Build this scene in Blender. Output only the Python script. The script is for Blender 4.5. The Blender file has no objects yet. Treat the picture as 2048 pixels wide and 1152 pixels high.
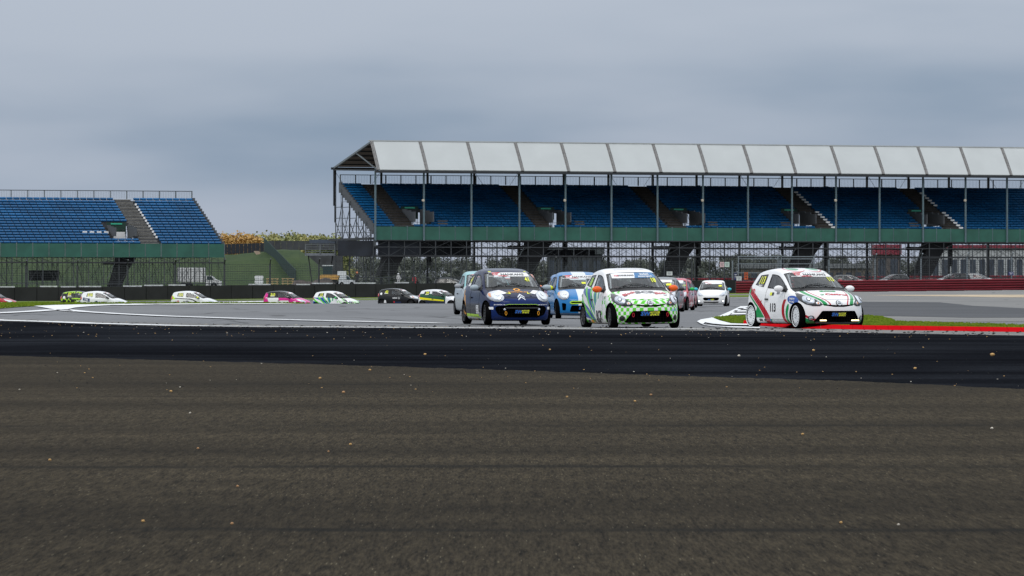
import bpy, bmesh, math, random
from mathutils import Vector, Matrix, kdtree
from mathutils.bvhtree import BVHTree
from mathutils.geometry import tessellate_polygon
from mathutils.interpolate import poly_3d_calc
random.seed(7)
R = math.radians
scene = bpy.context.scene
col = scene.collection

# ------------------------------------------------------------------ camera, sky, sun, exposure
F = 9000.0          # focal length in pixels of the 2048 px wide photograph
HZ = 579.0          # row of the horizon
H = 0.89            # camera height
cam_data = bpy.data.cameras.new('camera')
cam_data.sensor_width = 36.0
cam_data.lens = F / 2048 * 36
cam_data.clip_start = 0.5
cam_data.clip_end = 9000
cam_data.dof.use_dof = True
cam_data.dof.focus_distance = 118
cam_data.dof.aperture_fstop = 32
cam = bpy.data.objects.new('camera', cam_data)
col.objects.link(cam)
cam.location = (0, 0, H)
cam.rotation_euler = (R(90) + math.atan((HZ - 576) / F), 0, 0)
scene.camera = cam

SUN_EL, SUN_ROT = R(52), R(205)
world = bpy.data.worlds.new('World')
scene.world = world
world.use_nodes = True
scene.view_settings.view_transform = 'Standard'
scene.view_settings.look = 'None'
scene.view_settings.gamma = 1.0
scene.view_settings.use_curve_mapping = False
scene.view_settings.exposure = 0.03

sun_d = bpy.data.lights.new('sun', 'SUN')
sun_d.energy = 0.8
sun_d.angle = R(28)
sun_d.color = (1.0, 0.97, 0.92)
sun = bpy.data.objects.new('sun', sun_d)
col.objects.link(sun)
sun.rotation_euler = (R(90) - SUN_EL, 0, R(180) - SUN_ROT)


# ------------------------------------------------------------------ node expressions
class Ex:
    """a value in a node tree; operators add Math nodes"""
    nt = None

    def __init__(self, s):
        self.s = s

    @staticmethod
    def op(o, *a):
        n = Ex.nt.nodes.new('ShaderNodeMath')
        n.operation = o
        for i, v in enumerate(a):
            if isinstance(v, Ex):
                Ex.nt.links.new(v.s, n.inputs[i])
            else:
                n.inputs[i].default_value = v
        return Ex(n.outputs[0])

    def __add__(s, o): return Ex.op('ADD', s, o)
    __radd__ = __add__
    def __sub__(s, o): return Ex.op('SUBTRACT', s, o)
    def __rsub__(s, o): return Ex.op('SUBTRACT', o, s)
    def __mul__(s, o): return Ex.op('MULTIPLY', s, o)
    __rmul__ = __mul__
    def __truediv__(s, o): return Ex.op('DIVIDE', s, o)
    def __lt__(s, o): return Ex.op('LESS_THAN', s, o)
    def __gt__(s, o): return Ex.op('GREATER_THAN', s, o)
    def __and__(s, o): return Ex.op('MINIMUM', s, o)
    def __or__(s, o): return Ex.op('MAXIMUM', s, o)
    def __neg__(s): return Ex.op('MULTIPLY', s, -1.0)
    def __invert__(s): return Ex.op('SUBTRACT', 1.0, s)
    def __pow__(s, o): return Ex.op('POWER', s, o)


def eabs(a): return Ex.op('ABSOLUTE', a)
def emax(a, b): return Ex.op('MAXIMUM', a, b)
def emin(a, b): return Ex.op('MINIMUM', a, b)
def esin(a): return Ex.op('SINE', a)
def efloor(a): return Ex.op('FLOOR', a)
def efrac(a): return Ex.op('FRACT', a)
def esqrt(a): return Ex.op('SQRT', a)
def eatan2(a, b): return Ex.op('ARCTAN2', a, b)


def within(a, lo, hi): return (a > lo) & (a < hi)


def smooth(a, lo, hi):
    n = Ex.nt.nodes.new('ShaderNodeMapRange')
    n.interpolation_type = 'SMOOTHSTEP'
    Ex.nt.links.new(a.s, n.inputs['Value'])
    n.inputs['From Min'].default_value = lo
    n.inputs['From Max'].default_value = hi
    return Ex(n.outputs['Result'])


def mix_rgba(fac, a, b, blend='MIX'):
    n = Ex.nt.nodes.new('ShaderNodeMix')
    n.data_type = 'RGBA'
    n.blend_type = blend
    ins = [n.inputs[0], n.inputs[6], n.inputs[7]]
    for sock, v in zip(ins, (fac, a, b)):
        if isinstance(v, Ex):
            Ex.nt.links.new(v.s, sock)
        elif isinstance(v, bpy.types.NodeSocket):
            Ex.nt.links.new(v, sock)
        elif isinstance(v, (int, float)):
            sock.default_value = v
        else:
            sock.default_value = (v[0], v[1], v[2], 1)
    return n.outputs[2]


def coords(kind='Object'):
    tc = Ex.nt.nodes.new('ShaderNodeTexCoord')
    sp = Ex.nt.nodes.new('ShaderNodeSeparateXYZ')
    Ex.nt.links.new(tc.outputs[kind], sp.inputs[0])
    return Ex(sp.outputs[0]), Ex(sp.outputs[1]), Ex(sp.outputs[2])


def vec(x, y, z):
    n = Ex.nt.nodes.new('ShaderNodeCombineXYZ')
    for i, v in enumerate((x, y, z)):
        if isinstance(v, Ex):
            Ex.nt.links.new(v.s, n.inputs[i])
        else:
            n.inputs[i].default_value = v
    return n.outputs[0]


def noise(v, scale=1.0, detail=3.0, rough=0.55):
    n = Ex.nt.nodes.new('ShaderNodeTexNoise')
    n.inputs['Scale'].default_value = scale
    n.inputs['Detail'].default_value = detail
    n.inputs['Roughness'].default_value = rough
    Ex.nt.links.new(v, n.inputs['Vector'])
    return Ex(n.outputs['Fac'])


def voronoi(v, scale=1.0, out='Distance', rnd=1.0):
    n = Ex.nt.nodes.new('ShaderNodeTexVoronoi')
    n.inputs['Scale'].default_value = scale
    n.inputs['Randomness'].default_value = rnd
    Ex.nt.links.new(v, n.inputs['Vector'])
    return n.outputs[out]


def new_mat(name):
    m = bpy.data.materials.new(name)
    m.use_nodes = True
    Ex.nt = m.node_tree
    return m, m.node_tree.nodes['Principled BSDF']


def setcol(bsdf, c):
    if isinstance(c, bpy.types.NodeSocket):
        Ex.nt.links.new(c, bsdf.inputs['Base Color'])
    else:
        bsdf.inputs['Base Color'].default_value = (c[0], c[1], c[2], 1)


def hexc(h):
    out = []
    for i in (0, 2, 4):
        c = int(h[i:i + 2], 16) / 255
        out.append(c / 12.92 if c <= .04045 else ((c + .055) / 1.055) ** 2.4)
    return tuple(out)


_mats = {}


def mat(name, c, rough=.6, metal=0.0, spec=.5, vary=.12, vscale=3.0, coat=0.0, emit=None, estr=0):
    if name in _mats:
        return _mats[name]
    m, b = new_mat(name)
    if vary:
        x, y, z = coords()
        nz = noise(vec(x, y, z), vscale, 4)
        lo = [v * (1 - vary) for v in c]
        hi = [min(1, v * (1 + vary)) for v in c]
        setcol(b, mix_rgba(smooth(nz, .3, .7), lo, hi))
    else:
        setcol(b, c)
    b.inputs['Roughness'].default_value = rough
    b.inputs['Metallic'].default_value = metal
    b.inputs['Specular IOR Level'].default_value = spec
    b.inputs['Coat Weight'].default_value = coat
    b.inputs['Coat Roughness'].default_value = .06
    if emit:
        b.inputs['Emission Color'].default_value = (*emit, 1)
        b.inputs['Emission Strength'].default_value = estr
    _mats[name] = m
    return m


# ------------------------------------------------------------------ sky: a closed grey cloud cover with soft rolls
def build_world():
    nt = world.node_tree
    Ex.nt = nt
    bg = nt.nodes['Background']
    sky = nt.nodes.new('ShaderNodeTexSky')
    sky.sky_type = 'NISHITA'
    sky.sun_disc = False
    sky.sun_elevation = SUN_EL
    sky.sun_rotation = SUN_ROT
    sky.dust_density = 3.0
    x, y, z = coords('Generated')
    el = emax(z, 0.0)
    # cloud cover: brighter towards the zenith, as an overcast sky is
    rise = el / (el + .55)
    # stretched rolls of cloud
    n1 = noise(vec(x * 4.5 + .7, y * 4.5, z * 27.0 + .35), 1.0, 3, .45)
    n2 = noise(vec(x * 15.0 + 3.1, y * 15.0, z * 60.0), 1.0, 4, .5)
    shade = smooth(n1 * .80 + n2 * .20, .33, .67)
    low = mix_rgba(shade, hexc('7c92aa'), hexc('b0bac9'))
    hzband = ~smooth(el, .0, .026)
    low = mix_rgba(hzband * .8, low, hexc('b7bdcc'))
    hi = mix_rgba(shade, (1.10, 1.17, 1.25), (1.5, 1.55, 1.62))
    cover = mix_rgba(smooth(rise, .05, .62), low, hi)
    # the clear sky behind, a little of it showing through
    sc = nt.nodes.new('ShaderNodeVectorMath')
    sc.operation = 'SCALE'
    sc.inputs['Scale'].default_value = .1
    nt.links.new(sky.outputs[0], sc.inputs[0])
    fin = mix_rgba(.93, sc.outputs[0], cover)
    nt.links.new(fin, bg.inputs['Color'])
    bg.inputs['Strength'].default_value = 1.0


build_world()


# ------------------------------------------------------------------ mesh helpers
class MB:
    def __init__(self):
        self.v, self.f = [], []

    def quad(self, *p):
        n = len(self.v)
        self.v += [tuple(q) for q in p]
        self.f.append(tuple(range(n, n + len(p))))

    def box(self, c, s, M=None):
        n = len(self.v)
        hx, hy, hz = s[0] / 2, s[1] / 2, s[2] / 2
        for dx, dy, dz in ((-1, -1, -1), (1, -1, -1), (1, 1, -1), (-1, 1, -1), (-1, -1, 1), (1, -1, 1), (1, 1, 1), (-1, 1, 1)):
            p = Vector((dx * hx, dy * hy, dz * hz))
            if M is not None:
                p = M @ p
            self.v.append((c[0] + p.x, c[1] + p.y, c[2] + p.z))
        for q in ((0, 3, 2, 1), (4, 5, 6, 7), (0, 1, 5, 4), (1, 2, 6, 5), (2, 3, 7, 6), (3, 0, 4, 7)):
            self.f.append(tuple(n + i for i in q))

    def tube(self, pts, r, n=6, closed=False, caps=True):
        pts = [Vector(p) for p in pts]
        k0 = len(self.v)
        N = len(pts)
        for i, p in enumerate(pts):
            if closed:
                d = pts[(i + 1) % N] - pts[i - 1]
            else:
                d = pts[min(i + 1, N - 1)] - pts[max(i - 1, 0)]
            d.normalize()
            up = Vector((0, 0, 1)) if abs(d.z) < .9 else Vector((1, 0, 0))
            a = d.cross(up).normalized()
            b = a.cross(d)
            rr = r[i] if isinstance(r, (list, tuple)) else r
            for j in range(n):
                t = 2 * math.pi * (j + .5) / n
                q = p + (a * math.cos(t) + b * math.sin(t)) * rr
                self.v.append(tuple(q))
        for i in range(N if closed else N - 1):
            for j in range(n):
                a0 = k0 + i * n + j
                a1 = k0 + i * n + (j + 1) % n
                b0 = k0 + ((i + 1) % N) * n + j
                b1 = k0 + ((i + 1) % N) * n + (j + 1) % n
                self.f.append((a0, a1, b1, b0))
        if caps and not closed:
            self.f.append(tuple(k0 + j for j in range(n))[::-1])
            self.f.append(tuple(k0 + (N - 1) * n + j for j in range(n)))

    def lathe(self, prof, n=24, axis='y', c=(0, 0, 0), closed=True):
        """prof: (radius, along axis)"""
        k0 = len(self.v)
        P = len(prof)
        for i in range(n):
            t = 2 * math.pi * i / n
            for r, h in prof:
                if axis == 'y':
                    q = (r * math.cos(t), h, r * math.sin(t))
                elif axis == 'x':
                    q = (h, r * math.cos(t), r * math.sin(t))
                else:
                    q = (r * math.cos(t), r * math.sin(t), h)
                self.v.append((q[0] + c[0], q[1] + c[1], q[2] + c[2]))
        for i in range(n):
            for j in range(P if closed else P - 1):
                a, b = k0 + i * P + j, k0 + i * P + (j + 1) % P
                c_, d = k0 + ((i + 1) % n) * P + (j + 1) % P, k0 + ((i + 1) % n) * P + j
                self.f.append((a, b, c_, d))

    def prism(self, poly, z0, z1, fn=None):
        """poly of (a,b) extruded z0..z1; fn maps (a,b,z) to a point"""
        fn = fn or (lambda a, b, z: (a, b, z))
        k = len(self.v)
        n = len(poly)
        for z in (z0, z1):
            for a, b in poly:
                self.v.append(tuple(fn(a, b, z)))
        self.f.append(tuple(range(k, k + n))[::-1])
        self.f.append(tuple(range(k + n, k + 2 * n)))
        for i in range(n):
            j = (i + 1) % n
            self.f.append((k + i, k + j, k + n + j, k + n + i))

    def add(self, other, M=None):
        k = len(self.v)
        for p in other.v:
            self.v.append(tuple(M @ Vector(p)) if M is not None else p)
        self.f += [tuple(i + k for i in f) for f in other.f]

    def mesh(self, name, m=None, smooth=False):
        me = bpy.data.meshes.new(name)
        me.from_pydata(self.v, [], self.f)
        me.update()
        if m:
            me.materials.append(m)
        if smooth:
            me.polygons.foreach_set('use_smooth', [True] * len(me.polygons))
        return me

    def build(self, name, m=None, parent=None, smooth=False, loc=None):
        return obj(name, self.mesh(name, m, smooth), parent, loc)


def obj(name, me, parent=None, loc=None, rot=None):
    o = bpy.data.objects.new(name, me)
    col.objects.link(o)
    if parent is not None:
        o.parent = parent
    if loc is not None:
        o.location = loc
    if rot is not None:
        o.rotation_euler = rot
    return o


def tag(o, label=None, cat=None, group=None, kind=None):
    if label:
        o['label'] = label
    if cat:
        o['category'] = cat
    if group:
        o['group'] = group
    if kind:
        o['kind'] = kind
    return o


def thing(name, label, cat, loc=(0, 0, 0), rz=0.0, group=None):
    o = obj(name, None, None, loc, (0, 0, rz))
    return tag(o, label, cat, group)


def copy_tree(o, parent=None):
    c = o.copy()
    col.objects.link(c)
    if parent is not None:
        c.parent = parent
    for ch in list(o.children):
        copy_tree(ch, c)
    return c


def stuff(o):
    o['kind'] = 'stuff'
    return o
# ------------------------------------------------------------------ terrain
GX = [-3500, -600, -200, -90, -60, -45, -32, -22, -15, -10, -6, -3, 0, 2, 4, 6, 8, 11, 15, 20, 28, 40, 60, 90, 200, 600, 3500]
GY = [-60, 0, 20, 40, 60, 80, 98, 106, 112, 120, 135, 150, 170, 200, 230, 260, 280, 290, 298, 305, 318, 332, 340, 348, 360, 385, 415, 450, 495, 512, 560, 620, 700, 900, 1500, 7000]


def sst(a, lo, hi):
    t = max(0.0, min(1.0, (a - lo) / (hi - lo)))
    return t * t * (3 - 2 * t)


def gz_node(X, Y):
    z = .09 * (1 - sst(X, -3, 5)) * sst(Y, 104, 118) * (1 - sst(Y, 200, 285))
    dip = -.60 * (1 - sst(X, -9, 7)) * sst(Y, 288, 305) * (1 - sst(Y, 330, 349))
    Xc = max(-60, min(60, X))
    far = (.2 + .0109 * Xc) * sst(Y, 300, 450)
    yard = 1.2 * sst(Y, 494, 513) * (1 - sst(X, -15, -5)) * (1 - sst(Y, 700, 900))
    return z + dip + far + yard


GZ = [[gz_node(x, y) for y in GY] for x in GX]


def cell(a, arr):
    lo, hi = 0, len(arr) - 2
    while lo < hi:
        m = (lo + hi + 1) // 2
        if arr[m] <= a:
            lo = m
        else:
            hi = m - 1
    return lo


def gz(X, Y):
    i, j = cell(X, GX), cell(Y, GY)
    u = (X - GX[i]) / (GX[i + 1] - GX[i])
    v = (Y - GY[j]) / (GY[j + 1] - GY[j])
    a, b, c, d = GZ[i][j], GZ[i + 1][j], GZ[i + 1][j + 1], GZ[i][j + 1]
    if u >= v:
        return a + (b - a) * u + (c - b) * v
    return a + (c - d) * u + (d - a) * v


def at(px, Y):
    return ((px - 1024) / F * Y, Y)


def G(px, py):
    """the ground point seen at a pixel"""
    k = (HZ - py) / F
    kx = (px - 1024) / F
    Y = 6.0
    prev = Y
    while Y < 1600:
        if H + k * Y <= gz(kx * Y, Y):
            lo, hi = prev, Y
            for _ in range(30):
                m = (lo + hi) / 2
                if H + k * m <= gz(kx * m, m):
                    hi = m
                else:
                    lo = m
            return (kx * hi, hi)
        prev = Y
        Y *= 1.004
    return (kx * 1600, 1600)


def clip_half(poly, a, b):
    """keep what lies left of a->b"""
    out = []
    n = len(poly)
    ex, ey = b[0] - a[0], b[1] - a[1]
    d = [ex * (p[1] - a[1]) - ey * (p[0] - a[0]) for p in poly]
    for i in range(n):
        p, q = poly[i], poly[(i + 1) % n]
        dp, dq = d[i], d[(i + 1) % n]
        if dp >= 0:
            out.append(p)
        if (dp >= 0) != (dq >= 0):
            t = dp / (dp - dq)
            out.append((p[0] + (q[0] - p[0]) * t, p[1] + (q[1] - p[1]) * t))
    return out


def sheet(name, polys, layer, m, kind='structure', parent=None, off=.006):
    """polygons (world XY) laid on the terrain, LAYER steps above it"""
    mb = MB()
    dz = layer * off
    for poly in polys:
        tris = tessellate_polygon([[Vector((p[0], p[1], 0)) for p in poly]])
        for t in tris:
            T = [poly[i] for i in t]
            if (T[1][0] - T[0][0]) * (T[2][1] - T[0][1]) - (T[1][1] - T[0][1]) * (T[2][0] - T[0][0]) < 0:
                T.reverse()
            x0, x1 = min(p[0] for p in T), max(p[0] for p in T)
            y0, y1 = min(p[1] for p in T), max(p[1] for p in T)
            for i in range(cell(x0, GX), cell(x1, GX) + 1):
                for j in range(cell(y0, GY), cell(y1, GY) + 1):
                    A, B = (GX[i], GY[j]), (GX[i + 1], GY[j])
                    C, D = (GX[i + 1], GY[j + 1]), (GX[i], GY[j + 1])
                    for tri in ((A, B, C), (A, C, D)):
                        p = T
                        for e in range(3):
                            p = clip_half(p, tri[e], tri[(e + 1) % 3])
                            if len(p) < 3:
                                break
                        if len(p) < 3:
                            continue
                        q = []
                        for v in p:
                            if not q or (abs(v[0] - q[-1][0]) + abs(v[1] - q[-1][1])) > 1e-5:
                                q.append(v)
                        if len(q) > 2 and abs(q[0][0] - q[-1][0]) + abs(q[0][1] - q[-1][1]) < 1e-5:
                            q.pop()
                        if len(q) < 3:
                            continue
                        mb.quad(*[(v[0], v[1], gz(min(max(v[0], GX[0]), GX[-1]), v[1]) + dz) for v in q])
    o = mb.build(name, m, parent)
    if kind:
        o['kind'] = kind
    return o


def line_poly(pts, w):
    """a painted line of width W metres along world points"""
    L, Rr = [], []
    n = len(pts)
    for i, p in enumerate(pts):
        a, b = pts[max(i - 1, 0)], pts[min(i + 1, n - 1)]
        d = Vector((b[0] - a[0], b[1] - a[1]))
        d.normalize()
        ww = w[i] if isinstance(w, (list, tuple)) else w
        L.append((p[0] - d.y * ww / 2, p[1] + d.x * ww / 2))
        Rr.append((p[0] + d.y * ww / 2, p[1] - d.x * ww / 2))
    return [[L[i], Rr[i], Rr[i + 1], L[i + 1]] for i in range(n - 1)]


def PX(*pts):
    return [G(*p) for p in pts]


# ---- ground materials
def asphalt(name, base, tint, grain=.35, streak=.25, spec=.35, rough=.75, seams=False, marks=0.0, sx=1.0, specks=0.0, ss=1.0):
    m, b = new_mat(name)
    x, y, z = coords()
    fine = noise(vec(x * 85.0, y * 4.6, 0.0), 1.0, 3, .85)
    fine2 = noise(vec(x * 24.0, y * 1.6, 3.0), 1.0, 2, .6)
    big = noise(vec(x * .10, y * .05, 1.0), 1.0, 5, .6)
    strk = noise(vec(x * .05 + y * .006, y * .42 + x * .012, 5.0), 1.0, 6, .65)
    c = mix_rgba(smooth(big, .35, .65), base, tint)
    c = mix_rgba(smooth(strk, .35, .7) * streak, c, [v * .45 for v in base])
    k = emax((fine * .7 + fine2 * .3 - .5) * (grain * 4.0) + 1.0, .12)
    kk = vec(k, k, k)
    c = mix_rgba(1.0, c, kk, 'MULTIPLY')
    if specks:
        vd2 = Ex(voronoi(vec(x * 3.6 * ss + 4, y * .17 * ss, 2.0), 1.0))
        c = mix_rgba((vd2 < (.22 if ss == 1 else .16)) * specks, c, (.008, .008, .008))
        vd = Ex(voronoi(vec(x * 4.6 * ss, y * .2 * ss, 0.0), 1.0))
        c = mix_rgba((vd < (.13 if ss == 1 else .11)) * specks, c, (.30, .26, .18))
    if seams:
        lane = noise(vec(x * .05, y * .26 + x * .008, 8.0), 1.0, 2, .45)
        c = mix_rgba(~smooth(lane, .36, .56) * .45, c, [v * .30 for v in base])
        wob = noise(vec(x * .35, y * .3, 9.0), 1.0, 4, .7)
        brk = smooth(noise(vec(x * .4, y * .3, 4.0), 1.0, 4, .65), .42, .66) * .85
        for y0, sl, w, s in ((16.2, -.012, .09, 1.0), (22.0, .004, .12, .8), (28.6, .02, .16, .8), (36.5, -.01, .22, .6), (45.0, .06, .3, .6), (41.0, -.03, .2, .5)):
            d = eabs(y - y0 - x * sl + (wob - .5) * .5)
            c = mix_rgba((~smooth(d, w * .2, w * 2.4)) * brk * s, c, (.006, .006, .005))
    if marks:
        wob = noise(vec(x * .05, y * .02, 2.0), 1.0, 3, .5)
        for k, (a, p, ph, w) in enumerate(((.22, 5.0, .3, .14), (.22, 5.0, 1.8, .14), (-.1, 7.0, 3.0, .2), (.09, 6.0, 5.0, .12), (.02, 9.0, 2.0, .3))):
            t = x + y * a + (wob - .5) * 9.0
            d = eabs(efrac(t / p + ph) - .5) * p
            br = smooth(noise(vec(x * .12, y * .035, 3.0 + k), 1.0, 3, .5), .5, .62)
            c = mix_rgba((~smooth(d, w * .4, w)) * br * marks, c, (.012, .012, .013))
    setcol(b, c)
    b.inputs['Roughness'].default_value = rough
    b.inputs['Specular IOR Level'].default_value = spec
    bump = Ex.nt.nodes.new('ShaderNodeBump')
    bump.inputs['Strength'].default_value = .5
    bump.inputs['Distance'].default_value = .02
    Ex.nt.links.new(fine.s, bump.inputs['Height'])
    Ex.nt.links.new(bump.outputs[0], b.inputs['Normal'])
    return m


M_TRACK = asphalt('track_asphalt', (.115, .118, .125), (.145, .148, .155), grain=.22, streak=.22, marks=.75, spec=.4)
M_LIGHT = asphalt('pale_asphalt', (.150, .148, .142), (.19, .186, .178), grain=.25, streak=.30, marks=.3)
M_STRIP = asphalt('dusty_asphalt', (.135, .132, .128), (.20, .195, .185), grain=.5, streak=.5, specks=1.0)
M_DARK = asphalt('fresh_asphalt', (.0085, .0095, .0125), (.022, .0245, .030), grain=.6, streak=.75, spec=.0, rough=.85)
M_PATCH = asphalt('patched_asphalt', (.040, .042, .047), (.06, .062, .068), grain=.3, streak=.4, spec=.25)
M_NEAR = asphalt('brown_asphalt', (.0290, .0228, .0140), (.050, .0398, .0250), grain=1.6, streak=.55, spec=.03, rough=.85, seams=True, specks=.30, ss=11.0)


def grass_mat(name, a, b_, sc=1.0):
    m, b = new_mat(name)
    x, y, z = coords()
    n1 = noise(vec(x * .5 * sc, y * .12 * sc, z * .3), 1.0, 6, .65)
    n2 = noise(vec(x * 5 * sc, y * 1.2 * sc, z), 1.0, 3, .6)
    setcol(b, mix_rgba(smooth(n1 * .6 + n2 * .4, .35, .65), a, b_))
    b.inputs['Roughness'].default_value = .9
    b.inputs['Specular IOR Level'].default_value = .15
    return m


M_GRASS = grass_mat('verge_grass', (.07, .115, .010), (.14, .185, .020))
M_FIELD = grass_mat('field_grass', (.035, .06, .02), (.06, .085, .03), .3)
M_BANK = grass_mat('bank_grass', (.022, .044, .014), (.040, .064, .020), .6)
M_DIRTG = grass_mat('worn_ground', (.09, .085, .075), (.16, .15, .13), .5)


def paint_mat(name, c, wear=.5):
    m, b = new_mat(name)
    x, y, z = coords()
    n = noise(vec(x * 2.2, y * .35, 0.0), 1.0, 7, .75)
    n2 = noise(vec(x * .3, y * .05, 7.0), 1.0, 3, .5)
    setcol(b, mix_rgba(smooth(n * .7 + n2 * .3, .52, .66) * wear, c, [v * .22 + .02 for v in c]))
    b.inputs['Roughness'].default_value = .9
    b.inputs['Specular IOR Level'].default_value = .0
    return m


M_WHITE = paint_mat('white_road_paint', (.72, .73, .74), .55)
M_REDP = paint_mat('red_kerb_paint', (.44, .006, .010), .5)

def wavy(pts, amp, step=14):
    """pixel points with an uneven edge between them"""
    rnd = random.Random(5)
    out = []
    for (xa, ya), (xb, yb) in zip(pts, pts[1:]):
        n = max(1, int(abs(xb - xa) / step))
        for k in range(n):
            t = k / n
            out.append((xa + (xb - xa) * t, ya + (yb - ya) * t + rnd.uniform(-amp, amp)))
    out.append(pts[-1])
    return out


NEAR_EDGE = wavy([(2500, 800), (2048, 783.5), (1700, 767), (1400, 758), (1024, 745), (700, 734.5), (350, 724.5), (0, 714.5), (-900, 690)], .7)
BIG = [(-3400, -50), (3400, -50), (3400, 6900), (-3400, 6900)]
sheet('ground', [BIG], 0, M_FIELD)

WA, WB = at(-110, 441), at(1478, 492)      # the line of the tyre wall


def along(px, off):
    """a point OFF metres nearer than the wall line, seen at column PX"""
    kx = (px - 1024) / F
    sl = (WB[1] - WA[1]) / (WB[0] - WA[0])
    # Y = WA.y + sl*(kx*Y - WA.x) - off
    Y = (WA[1] - sl * WA[0] - off) / (1 - sl * kx)
    return (kx * Y, Y)


def strip(px0, px1, o0, o1):
    return [along(px0, o0), along(px1, o0), along(px1, o1), along(px0, o1)]


# dusty worn ground behind the barriers, under the stands
sheet('gravel_yard', [[(-420, 470), (-52, 442), (24, 493), (420, 480), (420, 760), (-420, 760)]], 1, M_DIRTG)
# racing surface and its run-off
sheet('track', [[(-120, 96), (120, 96), (120, 470), (-120, 340)]], 1, M_TRACK)
sheet('runoff', [[along(-700, 52), along(1560, 52), along(1560, 78), along(-700, 78)],
                 [along(1560, -3), along(2900, -3), G(2900, 640), G(1560, 646)]], 2, M_LIGHT)
sheet('tarmac_patch', [PX((1560, 603.5), (1700, 603.8), (1880, 605), (1945, 612), (2090, 619.5), (2090, 636), (1938, 636.2), (1728, 632), (1560, 631))], 3, M_PATCH)
sheet('sand_strip', [PX((1735, 590.8), (1790, 590.4), (1900, 590), (2150, 590), (2150, 595.5), (2000, 595), (1850, 592.6))], 4,
      mat('sand', (.42, .33, .22), .9, vary=.2, vscale=.6))
sheet('dark_runoff', [PX((-900, 625), (-120, 640.5), (0, 644.5), (180, 650.5), (350, 655), (520, 656.8), (1024, 660), (1500, 664.0), (2048, 673.5), (2500, 684),
                         *NEAR_EDGE)], 4, M_DARK)
sheet('near_runoff', [[(-30, -20), (30, -20), *PX(*NEAR_EDGE)]], 4, M_NEAR)
sheet('dusty_strip', [PX((-100, 637), (180, 644), (420, 649), (700, 651.5), (1100, 654.5), (1450, 657), (1720, 660.5), (2048, 666), (2500, 675),
                         (2500, 683), (2048, 673.2), (1500, 663.7), (1024, 659.7), (520, 656.5), (350, 654.7), (180, 650.2), (-100, 641))], 3, M_STRIP)

# painted lines, each its own sheet
PL = 6
pl = lambda pts, w: line_poly(PX(*pts), w)
sheet('edge_line', pl([(-300, 632), (0, 642.8), (180, 649), (350, 653.6), (520, 655.6), (800, 657.8), (1100, 659.3), (1400, 661)], .62), PL, M_WHITE)
sheet('curved_line', pl([(128, 620.5), (170, 625), (240, 629.5), (330, 634), (480, 639.2), (640, 643.2), (760, 646), (880, 648.5)], .5), PL, M_WHITE)
sheet('branch_line', pl([(-200, 636), (0, 627.5), (60, 624.5), (110, 620.8)], .7), PL, M_WHITE)
sheet('painted_kerb', [PX((68, 613.2), (110, 611.2), (170, 609.8), (250, 608.6), (250, 610.4), (190, 613), (150, 616.5), (136, 620), (150, 625), (120, 622.6), (98, 618.5))], PL, M_WHITE)
sheet('painted_chevron', [PX((160, 610.6), (300, 608.6), (360, 609.2), (250, 611.6)), PX((250, 608.6), (420, 608.2), (500, 609.0), (330, 610.4)),
                          PX((420, 608.2), (560, 608.2), (600, 609.0), (470, 609.6))], PL + 1, M_WHITE)
sheet('far_line', [strip(-500, 1620, 116.6, 118.2)], PL, M_WHITE)
sheet('apex_kerb', [PX((1394, 645), (1402, 641), (1420, 638), (1440, 633.2), (1460, 624), (1481, 613.8), (1500, 613.5), (1478, 622), (1458, 632), (1446, 636),
                       (1427, 638.4), (1440, 643.5), (1462, 649.2), (1510, 650.8), (1510, 653.0), (1450, 652.2), (1425, 649.8), (1410, 647.0), (1405, 651.6), (1440, 655), (1500, 656.2), (1520, 656.4), (1520, 659.2), (1470, 658), (1420, 654), (1400, 649))], PL, M_WHITE)
sheet('apex_stripes', [PX((1462, 628.2), (1540, 627.2), (1540, 629.4), (1460, 631)), PX((1470, 622.4), (1540, 621.8), (1540, 624.4), (1466, 625)),
                       PX((1478, 617.6), (1540, 617.2), (1540, 619), (1474, 619.8))], PL, M_WHITE)

# grass verges
sheet('grass_verge', [strip(-900, 1600, 0, 52), strip(-900, 1600, 78, 108),
                      PX((-120, 605.5), (60, 605.3), (250, 605), (470, 605.6), (620, 607.2), (540, 608), (420, 608), (250, 608.4), (150, 609.8), (68, 613), (0, 618), (-120, 624)),
                      ], 5, M_GRASS)
APEX = PX((1426, 637.4), (1442, 635.2), (1500, 633.4), (1600, 632.4), (1728, 632.8), (1762, 634.5), (1796, 645), (2048, 652.5), (2300, 657), (2300, 664), (2048, 658), (1728, 654), (1520, 650.5), (1462, 647.5), (1444, 642.5))
sheet('grass_apex', [APEX], 5, M_GRASS)


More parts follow.
